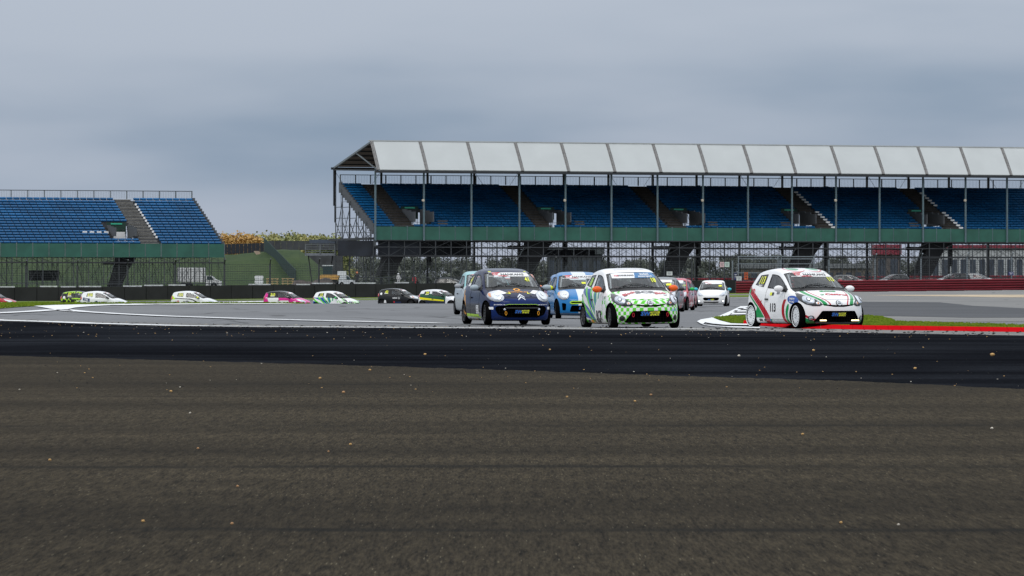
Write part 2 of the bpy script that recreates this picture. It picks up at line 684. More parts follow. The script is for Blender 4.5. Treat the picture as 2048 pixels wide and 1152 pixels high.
# red kerb at the apex: a raised strip with a bevelled face
def kerb():
    top = PX((1486, 647.0), (1600, 651.2), (1728, 653.8), (1880, 656.2), (2048, 658.6), (2350, 664))
    bot = PX((1486, 649.5), (1600, 658.2), (1728, 661.0), (1880, 663.2), (2048, 665.9), (2350, 672.5))
    mb = MB()
    n = 30
    def ip(P, t):
        t *= len(P) - 1
        i = min(int(t), len(P) - 2)
        u = t - i
        return (P[i][0] + (P[i + 1][0] - P[i][0]) * u, P[i][1] + (P[i + 1][1] - P[i][1]) * u)
    root = thing('kerb', 'red painted raised kerb along the grass at the right of the corner', 'kerb')
    root['kind'] = 'structure'
    del root['category']
    for k in range(n):
        seg = MB()
        a, b, c, d = ip(top, k / n), ip(top, (k + 1) / n - .0006), ip(bot, (k + 1) / n - .0006), ip(bot, k / n)
        za, zb, zc, zd = [gz(*p) for p in (a, b, c, d)]
        hh = .055
        a, b = (d[0] + .1, d[1] + 1.5), (c[0] + .1, c[1] + 1.5)
        za, zb, hh = gz(*a), gz(*b), .105
        A, B = (a[0], a[1], za + hh), (b[0], b[1], zb + hh)
        C, D = (c[0], c[1], zc + .022), (d[0], d[1], zd + .022)
        seg.quad(D, C, B, A)
        seg.quad((c[0], c[1], zc - .02), C, D, (d[0], d[1], zd - .02))
        seg.quad((a[0], a[1], za - .02), A, B, (b[0], b[1], zb - .02))
        seg.quad((d[0], d[1], zd - .02), D, A, (a[0], a[1], za - .02))
        seg.quad((b[0], b[1], zb - .02), B, C, (c[0], c[1], zc - .02))
        seg.build('kerb_block', M_REDP, root)


kerb()


# grass blades: one mesh for each verge
def blades(name, poly, n, h, m, maxlen=1.0):
    mb = MB()
    tris = tessellate_polygon([[Vector((p[0], p[1], 0)) for p in poly]])
    T = []
    for t in tris:
        a, b, c = [poly[i] for i in t]
        T.append((abs((b[0] - a[0]) * (c[1] - a[1]) - (b[1] - a[1]) * (c[0] - a[0])) / 2, a, b, c))
    tot = sum(t[0] for t in T)
    for ar, a, b, c in T:
        for _ in range(int(n * ar / tot)):
            u, v = random.random(), random.random()
            if u + v > 1:
                u, v = 1 - u, 1 - v
            x = a[0] + (b[0] - a[0]) * u + (c[0] - a[0]) * v
            y = a[1] + (b[1] - a[1]) * u + (c[1] - a[1]) * v
            z = gz(x, y) + .03
            t = random.uniform(0, math.pi)
            hh = h * random.uniform(.35, 1.0) * (.5 + .8 * random.random())
            w = random.uniform(.03, .07) * maxlen
            dx, dy = math.cos(t) * w, math.sin(t) * w * .6
            lx = random.uniform(-.5, .5) * hh
            mb.quad((x - dx, y - dy, z - .02), (x + dx, y + dy, z - .02), (x + dx * .3 + lx, y, z + hh), (x - dx * .5 + lx, y, z + hh * .8))
    return stuff(tag(mb.build(name, m), 'short green grass of the verge', 'grass'))


M_BLADE = grass_mat('grass_blade', (.075, .135, .008), (.18, .235, .022), 3.0)
blades('grass', APEX, 16000, .042, M_BLADE)
blades('grass', PX((-40, 606), (60, 605.6), (250, 605.4), (470, 606), (620, 607.6), (540, 608.2), (420, 608.2), (250, 608.6), (150, 610), (68, 613), (0, 618), (-40, 620)), 9000, .10, M_BLADE, 1.6)
# ------------------------------------------------------------------ covered grandstand (right) and open grandstand (left)
SA = R(18)
SC, SS = math.cos(SA), math.sin(SA)
SX, SY = (750 - 1024) / F * 562, 562.0


def on_front(px, d=0.0):
    """distance along the stand front at which depth D stands in column PX"""
    k = (px - 1024) / F
    # SX + s*SC - d*SS = k*(SY + s*SS + d*SC)
    return (k * (SY + d * SC) - SX + d * SS) / (SC - k * SS)


def zat(py, px=900, d=0.0):
    s = on_front(px, d)
    Y = SY + s * SS + d * SC
    return H + (HZ - py) / F * Y


M_FASCIA = mat('green_fascia', (.022, .105, .075), .55, vary=.16, vscale=.5)
M_STEEL = mat('galvanised_steel', (.16, .18, .19), .5, .2, vary=.15)
M_STEELD = mat('dark_steel', (.022, .025, .029), .6, vary=.2)
M_COLB = mat('blue_grey_column', (.10, .15, .17), .55, vary=.1)
M_SEAT = mat('blue_seat', (.003, .080, .21), .5, spec=.2,  vary=.25, vscale=.35)
M_DECK = mat('stand_deck', (.035, .038, .042), .8, vary=.2)
M_TREAD = mat('timber_tread', (.080, .066, .052), .8, vary=.25)
M_RISER = mat('dark_riser', (.022, .02, .018), .9)
M_ROOF = mat('roof_fabric', (.44, .462, .46), .55, vary=.04, vscale=.25)
M_RIB = mat('roof_rib_metal', (.17, .165, .16), .5, vary=.2)
M_UNDER = mat('roof_underside', (.34, .28, .24), .8, vary=.1)
M_STRING = mat('stringer_grey', (.075, .082, .09), .7, vary=.1)
M_TARP = mat('dark_tarpaulin', (.016, .020, .028), .8, vary=.35, vscale=.4)
M_SCAF = mat('scaffold_metal', (.055, .062, .068), .55, .1, vary=.3, vscale=.5)
M_STAIRB = mat('black_cladding', (.006, .007, .009), .85)
M_SIGN = mat('exit_sign_green', (.04, .42, .26), .5, vary=.05)
M_WEDGE = mat('white_marker', (.8, .8, .8), .6, vary=.03)

_sm = MB()
_w = .385
for _a, _b in (((.0, .10), (-.10, .22)), ((-.10, .22), (-.07, .30)), ((-.07, .30), (.16, .42)), ((.16, .42), (.22, .41)), ((.22, .41), (.10, .10))):
    _sm.quad((-_w, _a[0], _a[1]), (_w, _a[0], _a[1]), (_w, _b[0], _b[1]), (-_w, _b[0], _b[1]))
for _x in (-_w, _w):
    _sm.quad((_x, 0, .10), (_x, -.10, .22), (_x, -.07, .30), (_x, .16, .42), (_x, .22, .41), (_x, .10, .10))
SEAT_ME = _sm.mesh('seat', M_SEAT)


def seating(root, s0, s1, z0, rows, rise, run, d0, aisles, vom, first=300, pitch=.84, tread=None, riser=None):
    """decks, risers, seats, aisle steps and entrances of one stand, in stand coordinates"""
    n = 0
    rest = MB()
    lean = run * .0
    for r in range(rows):
        z, d = z0 + r * rise, d0 + r * run
        # aisle gaps at this row
        gaps = [(a, a + w) for a, w in aisles]
        hole = []
        for vs, w, r0, r1 in vom:
            if r0 <= r <= r1:
                hole.append((vs, vs + w))
        cuts = sorted(hole)
        x = s0
        segs = []
        for a, b in cuts:
            if a > x:
                segs.append((x, a))
            x = max(x, b)
        segs.append((x, s1))
        for a, b in segs:
            mb = MB()
            mb.box(((a + b) / 2, d + run / 2, z - .04), (b - a, run, .08))
            mb.box(((a + b) / 2, d + .02, z - rise / 2 - .04), (b - a, .04, rise - .08))
            mb.build('seating_deck', M_DECK, root)
        k = int((s1 - s0) / pitch)
        order = []
        for i in range(k):
            x = s0 + (i + .5) * (s1 - s0) / k
            if any(a - .32 < x < b + .32 for a, b in gaps):
                continue
            if any(a - .3 < x < b + .3 for a, b in hole):
                continue
            order.append(x)
        for x in order:
            if n < first:
                obj('seat', SEAT_ME, root, (x, d + run * .45, z))
                n += 1
            else:
                for p in range(1):
                    kk = len(rest.v)
                    for v in SEAT_ME.vertices:
                        rest.v.append((x + v.co.x, d + run * .45 + v.co.y, z + v.co.z))
                    for q in SEAT_ME.polygons:
                        rest.f.append(tuple(kk + i for i in q.vertices))
        for a, w in aisles:
            if any(va < a + w and vb > a for va, vb in hole):
                continue
            t = MB()
            t.box((a + w / 2, d + run / 2, z + .03), (w, run, .05))
            t.box((a + w / 2, d + run * .25, z + rise * .5), (w, run * .5, .06))
            t.build('aisle_step', tread or M_TREAD, root)
            t = MB()
            t.box((a + w / 2, d + run * .5 + .02, z + rise * .5 - .10), (w, .03, rise * .5))
            t.build('step_riser', riser or M_RISER, root)
    if rest.v:
        stuff(rest.build('seats', M_SEAT, root))


def scaffold(root, s0, s1, pitch, depths, levels, zmax, gz0, seed):
    """the standards, ledgers and braces under a stand"""
    rnd = random.Random(seed)
    n = int(round((s1 - s0) / pitch))
    xs = [s0 + (s1 - s0) * i / n for i in range(n + 1)]
    for x in xs:
        mb = MB()
        mb.box((x, depths[0], (levels[0] + levels[-1]) / 2), (.09, .09, levels[-1] - levels[0]))
        mb.build('scaffold_standard', M_SCAF, root)
    for z in levels[1:]:
        mb = MB()
        mb.box(((s0 + s1) / 2, depths[0] - .05, z), (s1 - s0, .07, .075))
        mb.build('scaffold_ledger', M_SCAF, root)
    mb = MB()

    def strut(a, b, r=.024):
        mb.tube([a, b], r, 3, caps=False)
    for di, d in enumerate(depths):
        zt = zmax(d)
        for i, x in enumerate(xs):
            if di:
                strut((x, d, levels[0]), (x, d, zt), .042)
            z = levels[0]
            k = 0
            zz = [q for q in levels if q < zt] + [zt]
            for za, zb in zip(zz, zz[1:]):
                if i < n:
                    if di:
                        strut((x, d, zb), (xs[i + 1], d, zb), .03)
                    if rnd.random() < (.8 if di < 2 else .45):
                        a, b = (x, xs[i + 1]) if (i + k + di) % 2 else (xs[i + 1], x)
                        strut((a, d, za), (b, d, zb), .024)
                if di + 1 < len(depths) and rnd.random() < .35:
                    d2 = depths[di + 1]
                    strut((x, d, za), (x, d2, min(zb, zmax(d2))), .03)
                    strut((x, d, zb), (x, d2, zb), .03)
                k += 1
    return stuff(mb.build('scaffold_braces', M_SCAF, root))


def railing(root, s0, s1, d, z0, h, n, name='railing'):
    for i in range(n + 1):
        x = s0 + (s1 - s0) * i / n
        mb = MB()
        mb.box((x, d, z0 + h / 2), (.13, .09, h))
        mb.build('railing_post', M_STEEL, root)
    mb = MB()
    mb.box(((s0 + s1) / 2, d, z0 + h), (s1 - s0 + .1, .1, .09))
    mb.build('handrail', M_STEELD, root)
    mb = MB()
    k = int((s1 - s0) / .21)
    for i in range(k):
        x = s0 + (s1 - s0) * (i + .5) / k
        mb.quad((x - .012, d + .02, z0 + .1), (x + .012, d + .02, z0 + .1), (x + .012, d + .02, z0 + h - .1), (x - .012, d + .02, z0 + h - .1))
    stuff(mb.build('railing_bars', M_STEEL, root))


def entrance(root, s, d, z, w, h, deep, dark=True):
    """a stair mouth in the seating, with its side walls, dark back and green sign"""
    for a in (s, s + w):
        for k in range(3):
            mb = MB()
            mb.box((a + (.0 if a == s else 0), d + .35 + deep * k / 3, z + h * .5 - (.0) * k), (.14, deep / 3 + .02, h * (.62 + .19 * k)))
            mb.build('entrance_wall', M_STRING, root)
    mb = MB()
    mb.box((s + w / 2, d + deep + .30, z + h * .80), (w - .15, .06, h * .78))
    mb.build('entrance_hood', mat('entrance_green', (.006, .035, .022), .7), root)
    mb = MB()
    mb.box((s + w / 2, d + deep + .22, z + h * 1.10), (w * .55, .05, .16))
    mb.build('entrance_sign', M_SIGN, root)


def stair_block(root, s, d, z0, z1, w):
    """black clad stair flight and landing under the seating"""
    mb = MB()
    n = 6
    hh = z1 - z0
    poly = [(s, z0 + hh * .02), (s + w * .40, z0 + hh * .02), (s + w * .70, z0 + hh * .62), (s + w * 1.0, z1), (s + w * .30, z1), (s + w * .18, z0 + hh * .5)]
    mb.prism(poly, d, d + 2.2, lambda a, b, z: (a, z, b))
    mb.build('stair_enclosure', M_STAIRB, root)
    mb = MB()
    mb.box((s + w * .08, d + 1.0, z1 - hh * .19), (w * .55, 2.0, hh * .10))
    mb.build('stair_landing', M_STAIRB, root)
    mb = MB()
    mb.tube([(s - w * .18, d - .15, z0 + hh * .28), (s + w * .12, d - .15, z1 - hh * .2)], .05, 4)
    mb.build('stair_rail', M_STEEL, root)


# ---- the covered stand
BAYS = [750, 847, 942, 1038, 1130, 1222, 1314, 1405, 1495, 1583, 1671, 1758, 1845, 1930, 2013, 2094, 2173]
BS = [on_front(b) for b in BAYS]
S_END = BS[-1]
g1 = thing('covered_grandstand', 'long grandstand with a pale fabric roof, blue seats and scaffolding below', 'grandstand', (SX, SY, 0), SA)
Z_FB, Z_FT = zat(479.5, 760), zat(453, 760)
Z_EF, Z_RG = zat(339, 757, -1.5), zat(281.5, 750, 1.6)
Z_BACK = zat(366, 720, 16)
Z_REAR = zat(334, 675, 18.8)
ROWS = 17
RUN = .93
RISE = (Z_BACK - .45 - (Z_FT - .10)) / (ROWS - 1)
GZ1 = .3
# fascia: three panels a bay with slim posts between
for i in range(len(BS) - 1):
    for k in range(3):
        a = BS[i] + (BS[i + 1] - BS[i]) * k / 3
        b = BS[i] + (BS[i + 1] - BS[i]) * (k + 1) / 3
        mb = MB()
        mb.box(((a + b) / 2, random.uniform(-.02, .03), (Z_FB + Z_FT) / 2), (b - a - .10, .05, Z_FT - Z_FB))
        mb.build('fascia_panel', M_FASCIA, g1)
        mb = MB()
        mb.box((a, .06, (Z_FB + Z_FT) / 2 + .05), (.10, .08, Z_FT - Z_FB + .1))
        mb.build('fascia_post', M_COLB, g1)
mb = MB()
mb.box((S_END / 2, .02, Z_FB - .06), (S_END, .14, .12))
mb.build('fascia_beam', M_STEELD, g1)
# seating
AISLE = []
VOMS = []
VR0, VR1 = 0, 5
MARK = []
z1st = Z_FT - .10
for k, (ptop, pbot, pv, side) in enumerate(((755, 800, 817, 0), (1032, 1080, 1096, 0), (1300, 1352, 1368, 0), (1590, 1655, 1590, 1), (1845, 1918, 1846, 1))):
    pass
# the aisles run straight up the tiers; the slant seen comes from the rows receding
for px_bot, side in ((792, 0), (1068, 0), (1337, 0), (1628, 1), (1884, 1), (2140, 1)):
    a = on_front(px_bot, 1.0)
    AISLE.append((a + .3, 2.0))
    if side == 0:
        VOMS.append((a + 2.45, 2.4, 1, 6))
    else:
        VOMS.append((a - 2.2, 2.4, 1, 6))
seating(g1, .25, S_END, z1st, ROWS, RISE, RUN, .45, AISLE, VOMS)
for (a, w), (vs, vw, r0, r1) in zip(AISLE, VOMS):
    entrance(g1, vs, .45 + RUN * r0, z1st + RISE * r0, vw, RISE * 6, RUN * 6)
    # missing seats beside the entrance: bare deck with white panels
    left = vs < a
    mb = MB()
    xx = vs + vw + .7 if not left else vs - 1.7
    for r in (1, 2):
        mb.box((xx + (.5 if not left else 0) + r * .25, .45 + RUN * r + .15, z1st + RISE * r + .10), (1.3, .05, .34))
    mb.build('bare_step', M_TREAD, g1)
    # white edge marks up the aisle
    if left:
        for r in range(ROWS - 2):
            if r in (7, 8):
                continue
            m2 = MB()
            m2.box((a + w + .22, .45 + RUN * (r + .2), z1st + RISE * (r + .8)), (.55, .12, .22))
            m2.build('edge_marker', M_WEDGE, g1)
# left end of the tiers: stepped grey stringer
for r in range(ROWS):
    mb = MB()
    z, d = z1st + r * RISE, .45 + r * RUN
    mb.box((.0, d + RUN / 2, z - .15), (.20, RUN + .02, 1.35))
    mb.build('end_stringer', M_STRING, g1)
mb = MB()
mb.box((.02, 0.1, Z_FB + .4), (.25, .3, 2.4))
mb.build('end_post', M_STRING, g1)
# back rail
D_B = .45 + ROWS * RUN
railing(g1, .1, S_END, D_B, z1st + ROWS * RISE, 1.15, int(S_END / 2.02))
mb = MB()
mb.box((S_END / 2, D_B + .1, z1st + ROWS * RISE - .30), (S_END, .1, .5))
mb.build('back_board', M_DECK, g1)
# roof
DF, DR_, DK = -1.5, 18.8, 1.6
for i in range(len(BS) - 1):
    a, b = BS[i] + .22, BS[i + 1] - .22
    mb = MB()
    N = 6
    for k in range(N):
        t0, t1 = k / N, (k + 1) / N
        bul = lambda t: .06 * math.sin(math.pi * t)
        P = lambda x, t: (x, DF + (DK - DF) * t - bul(t) * .7, Z_EF + (Z_RG - Z_EF) * t + bul(t) * .3)
        mb.quad(P(a, t0), P(b, t0), P(b, t1), P(a, t1))
    # valance under the eave
    mb.quad((a, DF, Z_EF - .0), (b, DF, Z_EF), (b, DF + .12, Z_EF - .14), (a, DF + .12, Z_EF - .14))
    mb.build('roof_panel', M_ROOF, g1)
    mb = MB()
    for k in range(8):
        t0, t1 = k / 8, (k + 1) / 8
        P = lambda x, t: (x, DK + (DR_ - DK) * t, Z_RG + (Z_REAR - Z_RG) * t)
        mb.quad(P(a - .2, t0), P(a - .2, t1), P(b + .2, t1), P(b + .2, t0))
    mb.build('rear_roof_panel', M_UNDER, g1)
for i, s in enumerate(BS):
    mb = MB()
    w = .42
    p0, p1 = Vector((s, DF, Z_EF)), Vector((s, DK, Z_RG))
    d = (p1 - p0)
    n = Vector((0, -d.z, d.y)).normalized()
    for off, ww in ((.0, w), (.06, .12)):
        a = p0 + n * off
        b = p1 + n * off
        mb.quad(a + Vector((-ww / 2, 0, 0)), a + Vector((ww / 2, 0, 0)), b + Vector((ww / 2, 0, 0)), b + Vector((-ww / 2, 0, 0)))
    mb.box(p0 + (p1 - p0) * .5 - n * .06, (w * .8, .10, d.length), Matrix.Rotation(-math.atan2(d.y, d.z), 3, 'X'))
    mb.build('roof_rib', M_RIB, g1)
    mb = MB()
    q0, q1 = Vector((s, DK, Z_RG - .15)), Vector((s, DR_, Z_REAR - .15))
    mb.tube([q0, q1], .17, 4)
    mb.build('rafter', M_STEEL if i == 0 else M_STEELD, g1)
    # bottom tie of the truss and the knee brace
    mb = MB()
    mb.tube([(s, DF + .2, Z_EF - .1), (s, DR_, Z_REAR - .35)], .13, 4)
    mb.build('roof_tie', M_STEELD, g1)
    mb = MB()
    mb.tube([(s, DF + .5, Z_EF), (s, 8.5, Z_RG + (Z_REAR - Z_RG) * .40 - .2)], .09, 4)
    mb.build('knee_brace', M_STEEL, g1)
    # front and rear columns
    mb = MB()
    mb.box((s, -.16, (Z_EF + Z_FB) / 2 - .05), (.20, .20, Z_EF - Z_FB + .1))
    mb.build('front_column', M_COLB, g1)
    mb = MB()
    wide = .52 if i % 3 == 2 else .24
    if i:
        mb.box((s, DR_, Z_REAR / 2), (.24, .3, Z_REAR))
    else:
        mb.box((s, DR_, Z_REAR - 2.5), (.2, .25, 5))
    if i % 3 == 2:
        mb.box((s + .3, DR_, (Z_REAR + 4) / 2 - 1.0), (.42, .28, Z_REAR - 6))
    mb.build('rear_column', M_STEELD, g1)
for i in range(len(BS) - 1):
    if i % 3 == 0:
        mb = MB()
        mb.tube([(BS[i], DR_, Z_REAR - .4), (BS[i] + 2.2, DR_, Z_REAR - 3.6)], .03, 3)
        mb.tube([(BS[i + 1], DR_, Z_REAR - .4), (BS[i + 1] - 2.2, DR_, Z_REAR - 3.6)], .03, 3)
        mb.build('tension_cable', M_STEEL, g1)
for nm, d, z, w in (('front_eave_beam', DF + .12, Z_EF - .26, .28), ('rear_eave_beam', DR_, Z_REAR - .2, .3), ('ridge_beam', DK, Z_RG + .02, .12)):
    mb = MB()
    mb.box((S_END / 2 - .1, d, z), (S_END + .6, .22, w))
    mb.build(nm, M_STEELD if nm != 'ridge_beam' else M_ROOF, g1)
for k in range(1, 6):
    t = k / 6
    mb = MB()
    mb.box((S_END / 2, DK + (DR_ - DK) * t, Z_RG + (Z_REAR - Z_RG) * t - .22), (S_END, .14, .2))
    mb.build('purlin', M_STEELD, g1)
# floodlights hung on some columns
for i in (1, 4, 7, 10, 13):
    mb = MB()
    mb.lathe([(.001, -.28), (.16, -.26), (.19, -.1), (.10, .0), (.001, .02)], 10, 'y', (BS[i] - .18, -.30, zat(401, BAYS[i])), closed=False)
    mb.build('loudspeaker', mat('beige_horn', (.55, .48, .38), .5, vary=.05), g1)
# structure below
LEV = [GZ1 - .4, 2.4, zat(512, 900), 6.2, Z_FB - .1]
scaffold(g1, -.2, S_END, 2.05, [.1, 3.2, 6.8, 10.6, 14.8], LEV, lambda d: max(Z_FB - .1, z1st + (d - .45) / RUN * RISE - .3), GZ1, 5)
mb = MB()
mb.box((S_END / 2, -.10, zat(512, 900)), (S_END + 1, .16, .17))
mb.build('walkway_edge', M_STEELD, g1)
for px in (752, 1030, 1322, 1572, 1826, 2080):
    stair_block(g1, on_front(px, 3), 1.2, zat(553, px, 3), Z_FB - .02, 4.6)
for px0, px1, y0, y1, d in ((676, 752, 481, 512, .3), (756, 842, 481, 511, 1.0), (842, 942, 481, 511, 4.0), (1040, 1190, 499, 512, 9)):
    a, b = on_front(px0, d), on_front(px1, d)
    mb = MB()
    mb.box(((a + b) / 2, d, (zat(y0, px0, d) + zat(y1, px0, d)) / 2), (b - a, .06, zat(y0, px0, d) - zat(y1, px0, d)))
    mb.build('tarpaulin', M_TARP, g1)
# end frame of the scaffold at the left, open to the sky
mb = MB()
for k in range(6):
    d = 1 + k * 3.2
    zt = min(Z_REAR, z1st + (d - .45) / RUN * RISE - .5)
    mb.tube([(-.3, d, .0), (-.3, d, zt)], .07, 4)
    for z in (zat(478, 690, d), zat(465, 690, d), zat(452, 690, d), zat(436, 690, d), zat(414, 690, d)):
        if z < zt and k < 5:
            mb.tube([(-.3, d, z), (-.3, d + 3.2, z)], .055, 4)
    if k < 5:
        mb.tube([(-.3, d, zat(478, 690)), (-.3, d + 3.2, min(zt, zat(440, 690)))], .05, 4)
        mb.tube([(-.3, d + 3.2, zat(478, 690)), (-.3, d, zt * .93)], .05, 4)
stuff(mb.build('end_scaffold', M_SCAF, g1))
mb = MB()
mb.box((-.35, 9.4, zat(478.5, 700, 9)), (.9, 18.5, .28))
mb.build('end_platform', M_STEELD, g1)
mb = MB()
mb.box((.15, DR_, (zat(445, 678, DR_) + Z_REAR) / 2), (.2, .25, Z_REAR - zat(445, 678, DR_)))
mb.build('end_column', M_STAIRB, g1)
for d0, d1, y0, y1 in ((12, 9, 512, 476), (4, 1, 512, 478), (8, 8, 512, 478)):
    mb = MB()
    mb.tube([(-.5, d0, zat(y0, 700, d0)), (-.5, d1, zat(y1, 700, d1))], .07, 4)
    mb.build('end_brace', M_STEEL, g1)

# ---- the open stand
g2 = thing('open_grandstand', 'open grandstand of bright blue seats with a green front, no roof', 'grandstand', (SX, SY, 0), SA)
E0 = on_front(449)
W0 = on_front(-130)
Y_FB, Y_FT = zat(515, 440), zat(488, 440)
RW2 = 17
z2 = Y_FT - .10
ZB2 = zat(396.5, 380, 16)
RISE2 = (ZB2 - .42 - z2) / (RW2 - 1)
npan = int(round((E0 - W0) / 2.02))
for k in range(npan):
    a, b = W0 + (E0 - W0) * k / npan, W0 + (E0 - W0) * (k + 1) / npan
    mb = MB()
    mb.box(((a + b) / 2, random.uniform(-.02, .03), (Y_FB + Y_FT) / 2), (b - a - .10, .05, Y_FT - Y_FB))
    mb.build('fascia_panel', M_FASCIA, g2)
    mb = MB()
    mb.box((b, .06, (Y_FB + Y_FT) / 2 + .04), (.10, .08, Y_FT - Y_FB + .1))
    mb.build('fascia_post', M_STEEL, g2)
A2 = [(on_front(281, 1.0), 2.2), (on_front(-42, 1.0), 2.2)]
V2 = [(A2[0][0] - 2.9, 2.6, 2, 7)]
seating(g2, W0, E0 - .15, z2, RW2, RISE2, RUN, .45, A2, V2, tread=mat('pale_tread', (.30, .29, .27), .8, vary=.15), riser=mat('grey_riser', (.10, .10, .10), .8))
entrance(g2, V2[0][0], .45 + RUN * 2, z2 + RISE2 * 2, 2.6, RISE2 * 5, RUN * 5)
for r in range(2, 4):
    mb = MB()
    mb.box((V2[0][0] - 2.1, .45 + RUN * (r + .5), z2 + RISE2 * r + .05), (3.6, RUN, .06))
    mb.build('bare_step', M_TREAD, g2)
for r in range(2, RW2 - 2):
    mb = MB()
    mb.box((A2[0][0] + 2.35, .45 + RUN * (r + .1), z2 + RISE2 * (r + .7)), (.24, .12, .26))
    mb.build('edge_marker', M_WEDGE, g2)
for k in range(4):
    mb = MB()
    mb.box((V2[0][0] - 3.4 + k * .9, .45 + RUN * 3.9, z2 + RISE2 * 4 + .12), (.55, .05, .30))
    mb.build('edge_marker', M_WEDGE, g2)
mb = MB()
mb.box((V2[0][0] + 1.2, .45 + RUN * 6.2, z2 + RISE2 * 3.2), (1.9, .05, 1.0))
mb.build('entrance_sky_panel', M_WEDGE, g2)  # white panel painted in for the bright sky seen through the entrance
for r in range(RW2):
    mb = MB()
    mb.box((E0, .45 + RUN * (r + .5), z2 + RISE2 * r + .02), (.16, RUN + .02, .85))
    mb.build('end_stringer', M_STRING, g2)
railing(g2, W0, E0 - .1, .45 + RW2 * RUN, z2 + RW2 * RISE2 - .1, 1.05, int((E0 - W0) / 2.03))
LEV2 = [-.6, 1.6, zat(525, 300), 4.9]
scaffold(g2, W0, E0, 1.95, [.1, 3.2, 6.4, 9.6, 12.8], LEV2, lambda d: max(4.9, z2 + (d - .45) / RUN * RISE2 - .3), 0, 9)
mb = MB()
mb.box(((W0 + E0) / 2, -.1, zat(525.5, 300)), (E0 - W0, .16, .16))
mb.build('walkway_edge', M_STEELD, g2)
stair_block(g2, on_front(216, 3), 1.2, zat(575, 216, 3), Y_FB, 3.2)
mb = MB()
mb.box((on_front(88, 6), 6, (zat(541, 88, 6) + zat(561, 88, 6)) / 2), (3.4, 2, 1.3))
mb.build('stair_landing', M_STAIRB, g2)
# ------------------------------------------------------------------ small hatchback racing cars
# x forward, y to the car's left, z up; origin on the ground midway between the axles
ST = []   # stations, each eleven points from the centre line down to the sill


def station(*p):
    ST.append(p)


station((1.66, 0, .735), (1.64, .28, .735), (1.585, .50, .745), (1.46, .645, .75), (1.42, .71, .70), (1.40, .745, .62), (1.40, .765, .55), (1.40, .78, .47), (1.41, .78, .37), (1.41, .77, .28), (1.40, .74, .19))
station((1.38, 0, .865), (1.355, .28, .862), (1.30, .50, .85), (1.20, .66, .835), (1.18, .72, .80), (1.17, .765, .73), (1.17, .795, .64), (1.17, .81, .52), (1.17, .81, .38), (1.17, .80, .28), (1.17, .75, .19))
station((1.04, 0, .968), (1.01, .30, .963), (.93, .53, .945), (.80, .69, .925), (.78, .74, .90), (.78, .775, .855), (.78, .80, .77), (.78, .812, .60), (.78, .812, .42), (.78, .80, .28), (.78, .75, .19))
station((.96, 0, .985), (.93, .30, .98), (.85, .54, .97), (.69, .69, .955), (.64, .745, .945), (.62, .765, .915), (.60, .79, .86), (.60, .812, .66), (.60, .812, .44), (.60, .80, .28), (.60, .75, .19))
station((.60, 0, 1.205), (.58, .29, 1.20), (.51, .51, 1.19), (.40, .635, 1.165), (.35, .675, 1.145), (.33, .765, .92), (.33, .79, .87), (.33, .815, .68), (.33, .815, .44), (.33, .80, .28), (.33, .75, .19))
station((.24, 0, 1.375), (.22, .28, 1.37), (.165, .47, 1.36), (.08, .575, 1.335), (.03, .605, 1.31), (.02, .76, .93), (.02, .788, .875), (.02, .815, .68), (.02, .815, .44), (.02, .80, .28), (.02, .75, .19))
station((-.06, 0, 1.44), (-.07, .28, 1.435), (-.085, .465, 1.425), (-.12, .565, 1.395), (-.13, .592, 1.36), (-.14, .755, .935), (-.14, .788, .88), (-.14, .815, .68), (-.14, .815, .44), (-.14, .80, .28), (-.14, .75, .19))
station((-.42, 0, 1.465), (-.42, .28, 1.46), (-.42, .465, 1.45), (-.42, .565, 1.415), (-.42, .59, 1.375), (-.42, .755, .945), (-.42, .788, .89), (-.42, .815, .69), (-.42, .815, .44), (-.42, .80, .28), (-.42, .75, .19))
station((-.55, 0, 1.462), (-.55, .28, 1.458), (-.55, .463, 1.448), (-.55, .563, 1.412), (-.55, .588, 1.372), (-.55, .752, .955), (-.55, .786, .90), (-.55, .815, .70), (-.55, .815, .45), (-.55, .80, .28), (-.55, .75, .19))
station((-1.04, 0, 1.43), (-1.04, .28, 1.425), (-1.04, .455, 1.415), (-1.03, .55, 1.375), (-1.02, .574, 1.325), (-1.14, .728, 1.06), (-1.16, .772, .985), (-1.17, .815, .78), (-1.17, .815, .50), (-1.17, .80, .30), (-1.17, .75, .2))
station((-1.38, 0, 1.365), (-1.38, .27, 1.362), (-1.375, .43, 1.35), (-1.355, .52, 1.315), (-1.36, .548, 1.27), (-1.42, .66, 1.09), (-1.45, .715, .96), (-1.46, .765, .76), (-1.46, .77, .50), (-1.45, .75, .31), (-1.43, .71, .22))
FRONT = [((1.62, .56, .675), (1.725, .31, .67), (1.755, 0, .67)), ((1.64, .57, .60), (1.745, .32, .60), (1.78, 0, .60)), ((1.65, .58, .53), (1.76, .33, .53), (1.795, 0, .53)),
         ((1.655, .585, .45), (1.765, .33, .45), (1.80, 0, .45)), ((1.655, .585, .36), (1.765, .33, .36), (1.80, 0, .36)), ((1.64, .575, .27), (1.75, .32, .27), (1.785, 0, .27)), ((1.58, .55, .19), (1.70, .30, .19), (1.73, 0, .19))]
REAR = [((-1.44, .43, 1.285), (-1.46, .25, 1.29), (-1.465, 0, 1.29)), ((-1.52, .48, 1.10), (-1.545, .27, 1.10), (-1.555, 0, 1.10)), ((-1.555, .52, .95), (-1.58, .28, .95), (-1.59, 0, .95)),
        ((-1.575, .55, .75), (-1.61, .30, .75), (-1.62, 0, .75)), ((-1.585, .56, .50), (-1.625, .30, .50), (-1.64, 0, .50)), ((-1.575, .55, .33), (-1.61, .30, .33), (-1.62, 0, .33)), ((-1.53, .53, .22), (-1.56, .28, .22), (-1.57, 0, .22))]
